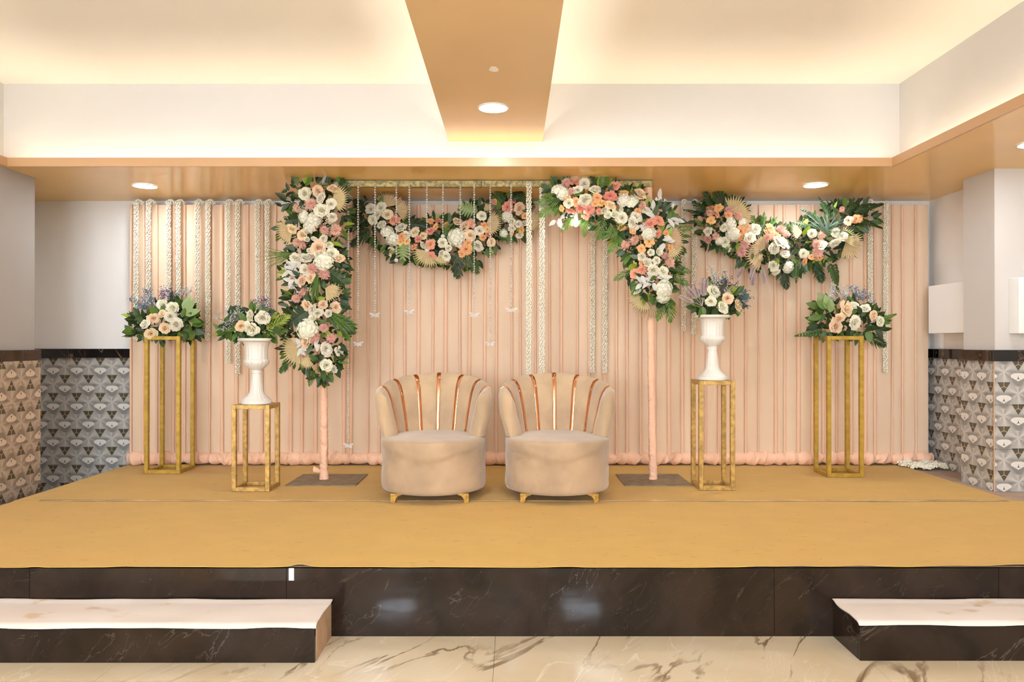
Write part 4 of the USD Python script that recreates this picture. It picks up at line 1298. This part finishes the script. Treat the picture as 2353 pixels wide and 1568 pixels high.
# --- D: garland on the right part of the curtain
D = Bunch('floral_garland', 'leafy garland of pink, orange and white flowers on the right part of the curtain', 'flower arrangement',
          [(170, 250), (220, 180), (300, 150), (420, 160), (500, 230), (520, 280), (620, 300), (760, 340), (820, 330), (860, 290), (960, 240), (1020, 190), (1100, 170), (1230, 190), (1320, 230), (1330, 280), (1270, 360), (1200, 440), (1160, 500), (1060, 540), (980, 580), (900, 600), (820, 630), (700, 660), (620, 600), (500, 620), (440, 570), (400, 510), (300, 480), (210, 470), (180, 400)],
          Zoom(1540, 400, 2.8), 6.16, 0.19, (2.3, 6.1, S + 1.6), 204)
D.filler(560)
for x, y, ang, sz, k in ((400, 260, 50, 130, 0), (430, 280, 10, 110, 1), (600, 520, 195, 130, 2), (610, 480, 150, 100, 0), (850, 380, 150, 90, 1), (1130, 440, -35, 120, 1), (1100, 420, 20, 100, 2)):
    D.put('fan_leaf', FANS[k], 'fan_beige', x, y, ang, sz, 0.01, 'dried beige fan palm leaf')
for x, y, ang, sz in ((560, 540, 250, 150), (540, 560, 265, 160), (580, 560, 280, 150), (500, 560, 235, 130)):
    D.put('feather_grass', plume(int(x)), 'plume', x, y, ang, sz, 0.02, 'mauve feather grass plume', width=2.2)
for x, y, ang, sz in ((280, 240, 110, 130), (310, 240, 80, 140), (250, 260, 140, 120), (930, 540, 290, 150), (900, 560, 310, 130), (730, 610, 280, 120), (760, 600, 255, 110)):
    D.put('palm_frond', PALM[int(x) % 2], 'leaf_deep', x, y, ang, sz, 0.0)
for x, y, ang, sz in ((590, 360, 80, 110), (620, 360, 50, 110), (560, 370, 110, 90)):
    D.put('palm_frond', FERN[int(x) % 2], 'leaf_frond', x, y, ang, sz, 0.0)
for x, y, ang, sz in ((1010, 560, 300, 190), (1050, 560, 285, 160), (820, 560, 270, 120)):
    D.put('vine', VINE[int(x) % 2], 'leaf_dark', x, y, ang, sz, 0.0, 'hanging leafy vine')
for x, y, ang, sz in ((1150, 250, 20, 220), (1150, 290, -5, 210), (1120, 260, 45, 150), (1000, 330, 140, 160), (1040, 300, 110, 150), (960, 360, 160, 150), (200, 260, 160, 100), (190, 300, 190, 90)):
    D.put('palm_frond', VINE[int(x) % 2], 'leaf_deep', x, y, ang, sz, 0.0)
D.put('grass_spray', blades(8, 26, 1.0, 0.03), 'leaf_grey', 1020, 400, 120, 190, 0.03, 'silver green grass spray')
D.put('grass_spray', blades(9, 26, 1.2, 0.03), 'leaf_grey', 1000, 360, 20, 150, 0.03, 'silver green grass spray')
D.leaves(230, 0.085, kinds={'dark': 5, 'deep': 5, 'mid': 3, 'bright': 0.7, 'grey': 1})
D.leaves(36, 0.07, edge=0.0, kinds={'bright': 2, 'mid': 3})
D.flowers('O263,215,48 O314,215,50 C258,258,52 O302,258,50 O265,298,50 O377,265,50 C380,235,54 C437,273,62 C190,297,46 W247,370,52 W350,343,48 H390,320,80 H470,315,66 O455,368,64 O494,340,46 O455,410,44 W550,358,66 W513,412,66 C482,450,60 C463,498,64 H405,385,84 W355,438,52 H320,430,54 W370,480,46 C297,398,42 M243,420,45 O640,355,70 C632,410,56 '
          'O680,405,54 C715,360,62 C742,388,56 W717,442,92 W668,480,74 W742,515,48 W915,382,58 C975,390,52 C940,450,52 W1065,375,54 W1110,400,58 W1060,440,62 C950,505,66 O960,540,42 O868,560,48 O910,535,34 W665,590,62 W680,625,48 H760,600,72 W860,510,52 W975,455,62 O1200,290,50 P1150,300,50 O1225,285,42 C1105,225,36')

# ------------------------------------------------------------------ stands, urns, bouquets
def stand(x0, x1, y0, y1, h, b, matname, label, grille=False):
    t = thing('plant_stand', label, 'stand', ((x0 + x1) / 2, (y0 + y1) / 2, S + 0.01))
    z0, z1 = S + 0.008, S + h
    for x in (x0, x1 - b):
        for y in (y0, y1 - b):
            part('post', bevel(x, x + b, y, y + b, z0, z1, 0.0025), matname, t)
    for za in (z0, z1 - b):
        for y in (y0, y1 - b):
            part('rail', bevel(x0 + b, x1 - b, y + 0.0015, y + b - 0.0015, za, za + b - 0.0015, 0.002), matname, t)
        for x in (x0, x1 - b):
            part('rail', bevel(x + 0.0015, x + b - 0.0015, y0 + b, y1 - b, za, za + b - 0.0015, 0.002), matname, t)
    part('top_plate', box(x0 + b * 0.6, x1 - b * 0.6, y0 + b * 0.6, y1 - b * 0.6, z1 - 0.008, z1 - 0.002), 'steel_plate' if grille else matname, t, label='flat top plate')
    return t, z1


stand(-2.914, -2.63, 5.86, 6.15, 1.10, 0.031, 'gold_metal', 'tall gold frame stand at the left end of the curtain')
stand(2.43, 2.712, 5.70, 5.97, 1.10, 0.031, 'gold_metal', 'tall gold frame stand at the right end of the curtain')
_, zA = stand(-1.955, -1.69, 5.155, 5.40, 0.613, 0.031, 'old_gold', 'short gold frame stand under the left urn', True)
_, zB = stand(1.315, 1.569, 5.20, 5.45, 0.78, 0.031, 'old_gold', 'gold frame stand of middle height under the right urn', True)

k = 0.001118
prof = [(0, 0), (95, 0), (97, 8), (95, 20), (86, 24), (84, 30), (78, 34), (66, 44), (50, 62), (42, 80), (38, 110), (34, 150), (31, 185), (30, 192), (33, 195), (33, 201), (31, 204), (33, 207), (33, 214), (44, 222), (62, 238), (74, 252), (79, 264), (78, 274), (72, 281), (69, 285), (69, 310), (70, 340), (73, 365), (79, 382), (88, 392), (108, 396), (115, 402), (116, 410), (112, 416), (104, 416), (84, 408), (72, 380), (66, 300), (0, 290)]
prof = np.array(prof, float) * k


def flute(a, z):
    band = ((z > 0.03) & (z < 0.205)) * 1.0 + ((z > 0.245) & (z < 0.312)) * 0.8 + ((z > 0.318) & (z < 0.425)) * 0.9
    return 1 + band * 0.035 * (np.abs(np.sin(a * 9)) - 0.6)


# denser rings
pp = [prof[0]]
for p0, p1 in zip(prof, prof[1:]):
    m = max(1, int(np.linalg.norm(p1 - p0) / 0.02))
    pp += [p0 + (p1 - p0) * (j + 1) / m for j in range(m)]
urn_mesh = lathe(np.array(pp), 144, flute)
ua, ub = np.array([-1.822, 5.278, zA]), np.array([1.442, 5.325, zB])
t = thing('urn', 'white fluted pedestal urn on the short left gold stand', 'urn', ua)
cut = 0.236
vz = urn_mesh[0][:, 2]
part('bowl', urn_mesh, 'urn_white', t, smooth=35, world_space=False)
copy_of(t, 'white fluted pedestal urn on the right gold stand of middle height', ub)


def bouquet(label, outline, zoom, d, bulge, base, seed):
    b = Bunch('bouquet', label, 'bouquet', outline, zoom, d, bulge, base, seed)
    return b


z1 = Zoom(280, 640, 5.226)
b1 = bouquet('bouquet of white and peach roses with blue sprigs on the left tall gold stand', [(70, 640), (120, 560), (110, 470), (160, 400), (250, 420), (330, 430), (430, 320), (620, 250), (740, 300), (880, 290), (920, 420), (925, 560), (950, 640), (900, 700), (800, 715), (650, 700), (540, 715), (420, 720), (320, 730), (250, 720), (130, 700)], z1, 6.05, 0.20, (-2.77, 6.0, S + 1.1), 301)
b1.filler(200)
for x, y, ang, sz in ((740, 420, 50, 210), (760, 440, 20, 190), (740, 380, 65, 190), (800, 500, -5, 160), (730, 470, 80, 120)):
    b1.put('broad_leaf', leaf(1, 0.48, 0.25, 0.25, 8), 'leaf_variegated' if sz > 180 else 'leaf_mid', x, y, ang, sz, 0.02, 'broad pale veined leaf')
b1.leaves(90, 0.088, W=0.5, kinds={'dark': 5, 'mid': 4, 'deep': 3, 'bright': 1.2, 'grey': 0.6})
b1.flowers('W497,318,110 W612,352,135 P490,425,100 P382,483,120 W585,455,110 W282,550,112 P522,600,120 W655,555,142 P352,665,120', 0.04)
b1.sprigs((390, 430), [(200, 300), (250, 230), (300, 160), (330, 140), (330, 260), (230, 350), (140, 260), (280, 330), (360, 290), (320, 360)], 'blue_bud', 'sprig of tiny blue blossoms', 0.0, 12)
b1.sprigs((540, 330), [(470, 180), (510, 150), (600, 120), (640, 190), (480, 250), (560, 210)], 'violet_bud', 'sprig of tiny violet blossoms', 0.0, 9)
b1.sprigs((690, 300), [(780, 100), (840, 140), (740, 180)], 'pale_bud', 'sprig of tiny pale blossoms', 0.0, 10)

b2 = bouquet('small bouquet of white roses and one peach bud in the left urn', [(1180, 640), (1230, 520), (1310, 440), (1450, 400), (1550, 340), (1680, 350), (1750, 420), (1860, 450), (1900, 520), (1880, 640), (1800, 710), (1700, 715), (1450, 730), (1350, 710), (1240, 680)], z1, 5.33, 0.16, (ua[0], ua[1], zA + 0.45), 302)
b2.filler(150)
b2.put('palm_frond', FRONDS[0], 'leaf_bright', 1700, 640, 35, 330, 0.0, 'yellow green frond')
b2.put('palm_frond', FRONDS[1], 'leaf_mid', 1700, 650, 10, 260, 0.0)
b2.put('palm_frond', FERN[0], 'leaf_bright', 1290, 640, 195, 190, 0.0, 'yellow green fern')
b2.put('palm_frond', FERN[1], 'leaf_mid', 1560, 420, 100, 150, 0.0)
b2.put('palm_frond', FERN[1], 'leaf_grey', 1440, 520, 140, 200, 0.0)
b2.leaves(60, 0.085, W=0.48, kinds={'dark': 5, 'mid': 4, 'deep': 3, 'bright': 1.6})
b2.flowers('W1550,450,138 W1690,475,148 W1562,600,170', 0.04)
b2.flowers('P1437,572,120', 0.04)
b2.sprigs((1680, 420), [(1610, 285), (1650, 270), (1700, 275), (1740, 300), (1760, 360), (1790, 430)], 'violet_bud', 'sprig of tiny violet blossoms', 0, 6)
b2.sprigs((1420, 560), [(1290, 430), (1330, 470), (1400, 380), (1200, 610), (1150, 480), (1270, 560), (1370, 430)], 'pale_bud', 'sprig of tiny pale blossoms', 0, 8)

z3 = Zoom(1550, 600, 8.71)
b3 = bouquet('bouquet of white and peach roses with mauve feather grass in the right urn', [(300, 920), (430, 840), (560, 700), (600, 520), (680, 470), (760, 540), (1000, 520), (1180, 600), (1330, 560), (1380, 700), (1350, 880), (1250, 1020), (1110, 1080), (930, 1120), (820, 1060), (500, 1040), (360, 990)], z3, 5.38, 0.16, (ub[0], ub[1], zB + 0.45), 303)
b3.filler(150)
for j, (tx, ty) in enumerate(((90, 700), (230, 490), (390, 450), (570, 330), (660, 350))):
    bx, by = 560, 900
    L = math.hypot(tx - bx, ty - by)
    b3.put('feather_grass', plume(70 + j), 'plume', bx, by, math.degrees(math.atan2(by - ty, tx - bx)), L, 0.0, 'mauve feather grass plume', tilt=0.0, width=1.9)
b3.put('grass_spray', blades(12, 20, 1.0, 0.02), 'leaf_blade', 560, 950, 140, 430, 0.0, 'thin olive grass blades')
b3.put('palm_frond', FERN[0], 'leaf_bright', 760, 1060, 140, 420, 0.04, 'yellow green frond')
b3.leaves(60, 0.085, W=0.5, kinds={'dark': 5, 'mid': 4, 'deep': 3, 'bright': 1})
b3.put('leaf', leaf(1, 0.5, 0.2, 0.2), 'leaf_mid', 850, 1040, 285, 200, 0.05)
b3.flowers('W790,610,255 W1065,590,190 P1065,750,195 W965,930,240 P1270,890,220 W730,810,190', 0.04)
b3.sprigs((880, 700), [(740, 140), (830, 190), (780, 280), (970, 240), (900, 340)], 'pale_bud', 'sprig of tiny grey blossoms', 0, 8)
b3.sprigs((930, 700), [(1020, 340), (1080, 360), (930, 480), (1150, 480), (900, 560), (960, 640)], 'violet_bud', 'sprig of tiny violet blossoms', 0, 8)
b3.sprigs((1180, 800), [(1450, 560), (1330, 720), (1530, 760), (1400, 870), (1380, 740)], 'blue_bud', 'sprig of tiny blue blossoms', 0, 8)

z4 = Zoom(1820, 640, 7.127)
b4 = bouquet('bouquet of peach and white roses with pale blue sprigs on the right tall gold stand', [(330, 880), (330, 760), (320, 680), (380, 600), (330, 500), (400, 400), (520, 330), (620, 370), (720, 420), (860, 390), (1000, 400), (1150, 440), (1380, 480), (1450, 560), (1520, 640), (1520, 740), (1450, 860), (1430, 960), (1280, 960), (1100, 950), (700, 940), (500, 960)], z4, 5.93, 0.20, (2.57, 5.85, S + 1.1), 304)
b4.filler(200)
for x, y, ang, sz in ((450, 480, 160, 220), (540, 430, 120, 230), (600, 520, 100, 260), (620, 560, 80, 240), (480, 620, 190, 220), (560, 500, 140, 200)):
    b4.put('broad_leaf', leaf(1, 0.55, 0.25, 0.25, 8), 'leaf_variegated' if sz > 225 else 'leaf_mid', x, y, ang, sz, 0.02, 'broad pale veined leaf')
b4.put('palm_frond', PALM[0], 'leaf_deep', 1130, 900, -22, 420, 0.0)
b4.put('palm_frond', VINE[0], 'leaf_dark', 560, 860, 190, 420, 0.0)
b4.put('palm_frond', VINE[1], 'leaf_mid', 1400, 700, 20, 320, 0.0)
for x, y, ang, sz in ((1030, 900, 250, 150), (1060, 950, 265, 160), (1120, 900, 285, 160)):
    b4.put('leaf', leaf(1, 0.5, 0.2, 0.2), 'leaf_grey', x, y, ang, sz, 0.05, 'speckled grey green leaf')
b4.leaves(90, 0.085, W=0.5, kinds={'dark': 5, 'mid': 3, 'deep': 5, 'bright': 1})
b4.flowers('P880,500,230 W1020,450,160 W1200,495,145 W1310,480,140 P1330,600,155 W1450,700,145 P760,660,170 P720,790,195 W1025,720,195', 0.04)
b4.sprigs((860, 450), [(670, 160), (750, 120), (840, 200), (880, 270), (720, 250), (620, 310)], 'pale_bud', 'sprig of tiny pale blue blossoms', 0, 10)
b4.sprigs((1060, 430), [(980, 180), (1060, 190), (1140, 240), (1230, 300), (1310, 410), (1060, 330), (1100, 300)], 'blue_bud', 'sprig of tiny blue blossoms', 0, 10)

# ------------------------------------------------------------------ tub chairs
def drum():
    n = 120
    prof = [(0.0, 0.055), (0.20, 0.053), (0.325, 0.055), (0.345, 0.062), (0.353, 0.078)]
    prof += [(0.356, z) for z in np.linspace(0.10, 0.375, 22)]
    prof += [(0.354, 0.389), (0.348, 0.399), (0.336, 0.405), (0.31, 0.409), (0.26, 0.413), (0.18, 0.417), (0.08, 0.419), (0.0, 0.419)]
    prof = np.array(prof)
    a = np.linspace(0, 2 * PI, n, endpoint=False)
    R = np.repeat(prof[:, :1], n, 1)
    Z = np.repeat(prof[:, 1:], n, 1)
    A = np.repeat(a[None], len(prof), 0)
    fr = np.cos(A + PI / 2)          # 1 at the front (-y)
    fr = np.clip(-np.sin(A), 0, 1)
    zd = 0.375 - 0.085 * fr ** 1.5 + 0.012 * np.sin(A * 5)
    side = (R > 0.34) * np.clip((Z - 0.06) / 0.05, 0, 1)
    R = R + side * (0.015 / (1 + np.exp(-(Z - zd) / 0.006)) * np.clip(fr * 2, 0, 1) - 0.004)
    p = np.stack([R * np.cos(A), R * np.sin(A), Z], -1)
    w = meshkit.fbm(np.stack([np.cos(A) * 5, np.sin(A) * 5, Z * 9 - A * 1.2], -1), 3, 6) - 0.5
    R = R + 0.016 * w * side + 0.003 * side * np.sin(Z * 60 + A * 9) * np.exp(-((Z - zd + 0.03) / 0.03) ** 2) * np.clip(fr * 2, 0, 1)
    Z = Z + (prof[:, :1] < 0.33) * (Z > 0.3) * 0.008 * (meshkit.noise(np.stack([p[..., 0] * 9, p[..., 1] * 9, 0 * R], -1), 2) - 0.5)
    return grid(np.stack([R * np.cos(A), R * np.sin(A), Z], -1), close_v=True)


def back_profile(th):
    """Section of the back at angle th from the rear: from the inside foot over the top to the outside foot (radius, height)."""
    k = (abs(th) / math.radians(112)) ** 1.6
    zt = 0.806 - 0.12 * k
    return np.array([(0.255, 0.400), (0.262, 0.40 + 0.17 * (zt - 0.56)), (0.270, 0.40 + 0.42 * (zt - 0.56)), (0.280, 0.40 + 0.72 * (zt - 0.56)), (0.292, zt - 0.16), (0.308, zt - 0.085), (0.326, zt - 0.038), (0.346, zt - 0.010), (0.366, zt), (0.379, zt - 0.010), (0.385, zt - 0.038), (0.385, zt - 0.08), (0.379, zt - 0.16), (0.364, 0.408 + 0.6 * (zt - 0.568)), (0.352, 0.408 + 0.3 * (zt - 0.568)), (0.346, 0.408 + 0.1 * (zt - 0.568)), (0.344, 0.408)])


def channel(t0, t1, end=0):
    us = np.linspace(-1, 1, 13) if not end else np.r_[np.linspace(-1, 0.2, 9), 0.2 + 0.8 * np.sin(np.linspace(0, PI / 2, 11)[1:])]
    if end < 0:
        us = -us[::-1]
    rows = []
    for u in us:
        th = t0 + (t1 - t0) * (u + 1) / 2
        pr = back_profile(th)
        c = np.array([0.33, 0.0])
        tan = np.gradient(pr, axis=0)
        nrm = np.stack([-tan[:, 1], tan[:, 0]], -1)
        nrm /= np.linalg.norm(nrm, axis=1, keepdims=True)
        e = u * end if end else 0
        b = 0.018 * max(0, 1 - abs(u) ** 2.6) if not (end and e > 0) else 0.018
        b = b * np.interp(np.arange(len(pr)), [0, 10, 13, 16], [1, 0.8, 0.5, 0.35])[:, None]
        pr = pr + nrm * b
        if end and e > 0.2:
            q = (e - 0.2) / 0.8
            s = math.sqrt(max(0.0, 1 - q * q))
            cen = np.stack([np.full(len(pr), 0.33), np.clip(pr[:, 1], 0.40, pr[:, 1].max() - 0.07)], -1)
            pr = cen + (pr - cen) * np.array([max(s, 0.0005), 0.55 + 0.45 * s])
        rows.append(np.stack([pr[:, 0] * math.sin(th), pr[:, 0] * math.cos(th), pr[:, 1]], -1))
    return grid(np.array(rows))


def strip(th):
    pr = back_profile(th)[:13]
    pr[0, 1] = 0.412
    tan = np.gradient(pr, axis=0)
    nrm = np.stack([-tan[:, 1], tan[:, 0]], -1)
    nrm /= np.linalg.norm(nrm, axis=1, keepdims=True)
    w = np.interp(np.arange(len(pr)), [0, 4, 8, 12], [0.012, 0.0125, 0.0145, 0.012])
    e = np.array([math.cos(th), -math.sin(th), 0])
    pp = []
    for off, sgn in ((0.010, -1), (0.013, -0.5), (0.013, 0.5), (0.010, 1), (0.0, 1), (0.0, -1)):
        q = pr + nrm * off
        b = np.stack([q[:, 0] * math.sin(th), q[:, 0] * math.cos(th), q[:, 1]], -1)
        pp.append(b + e * (w * sgn)[:, None])
    return grid(np.stack(pp, 1), close_v=True)


def chair(loc, label):
    t = thing('tub_chair', label, 'chair', loc)
    L0 = dict(world_space=False)
    part('seat', drum(), 'velvet', t, smooth=45, **L0)
    ang = np.radians([-112, -83, -55, -27.5, 0, 27.5, 55, 83, 112])
    for i, (a0, a1) in enumerate(zip(ang, ang[1:])):
        part('back_channel', channel(a0, a1, -1 if i == 0 else (1 if i == 7 else 0)), 'velvet_back', t, smooth=50, **L0)
    for a in ang[1:-1]:
        part('copper_strip', strip(a), 'copper', t, smooth=40, label='polished copper strip', **L0)
    prof = [(-0.016, 0.0), (0.012, 0.0), (0.014, 0.016), (0.020, 0.032), (0.032, 0.044), (0.055, 0.052), (0.06, 0.06), (-0.016, 0.06)]
    for sx in (-1, 1):
        for yy, sy in ((-0.262, 1), (0.24, -1)):
            poly = sg.Polygon([(p[0], p[1]) for p in prof])
            m = trimesh.creation.extrude_polygon(poly, 0.02, engine='earcut')
            v = np.asarray(m.vertices)
            v = np.stack([sx * (0.237 - v[:, 0]) - 0.0, v[:, 2] - 0.01 + yy, v[:, 1]], -1)
            part('leg', trimesh.Trimesh(v, m.faces if sx < 0 else m.faces[:, ::-1], process=False), 'leg_gold', t, label='gold bracket foot', **L0)
    return t


ZCH = S + 0.009
c1 = chair((P(998, 0, 5.06)[0], 5.06, ZCH), 'beige velvet tub chair with copper back strips, the left one of the pair')
copy_of(c1, 'beige velvet tub chair with copper back strips, the right one of the pair', (P(1280, 0, 5.06)[0], 5.06, ZCH))

# ------------------------------------------------------------------ boxes on the right
x0 = 3.45
t = thing('wall_box', 'white boxed-in cabinet on the recess wall right of the curtain', 'box', (x0, 5.85, ZC + 0.08))
part('body', bevel(x0, 3.61, 5.62, 6.13, ZC + 0.083, ZC + 0.476, 0.003), 'white_paint', t)
t = thing('wall_box', 'white box at the right picture edge, on the white pillar', 'box', (3.7, PY0 - 0.06, ZC + 0.07))
part('body', bevel(P(2343, 0, 5.1)[0], 3.9, PY0 - 0.11, PY0, P(0, 767, 5.1)[2], P(0, 637, 5.1)[2], 0.004), 'white_plastic', t)
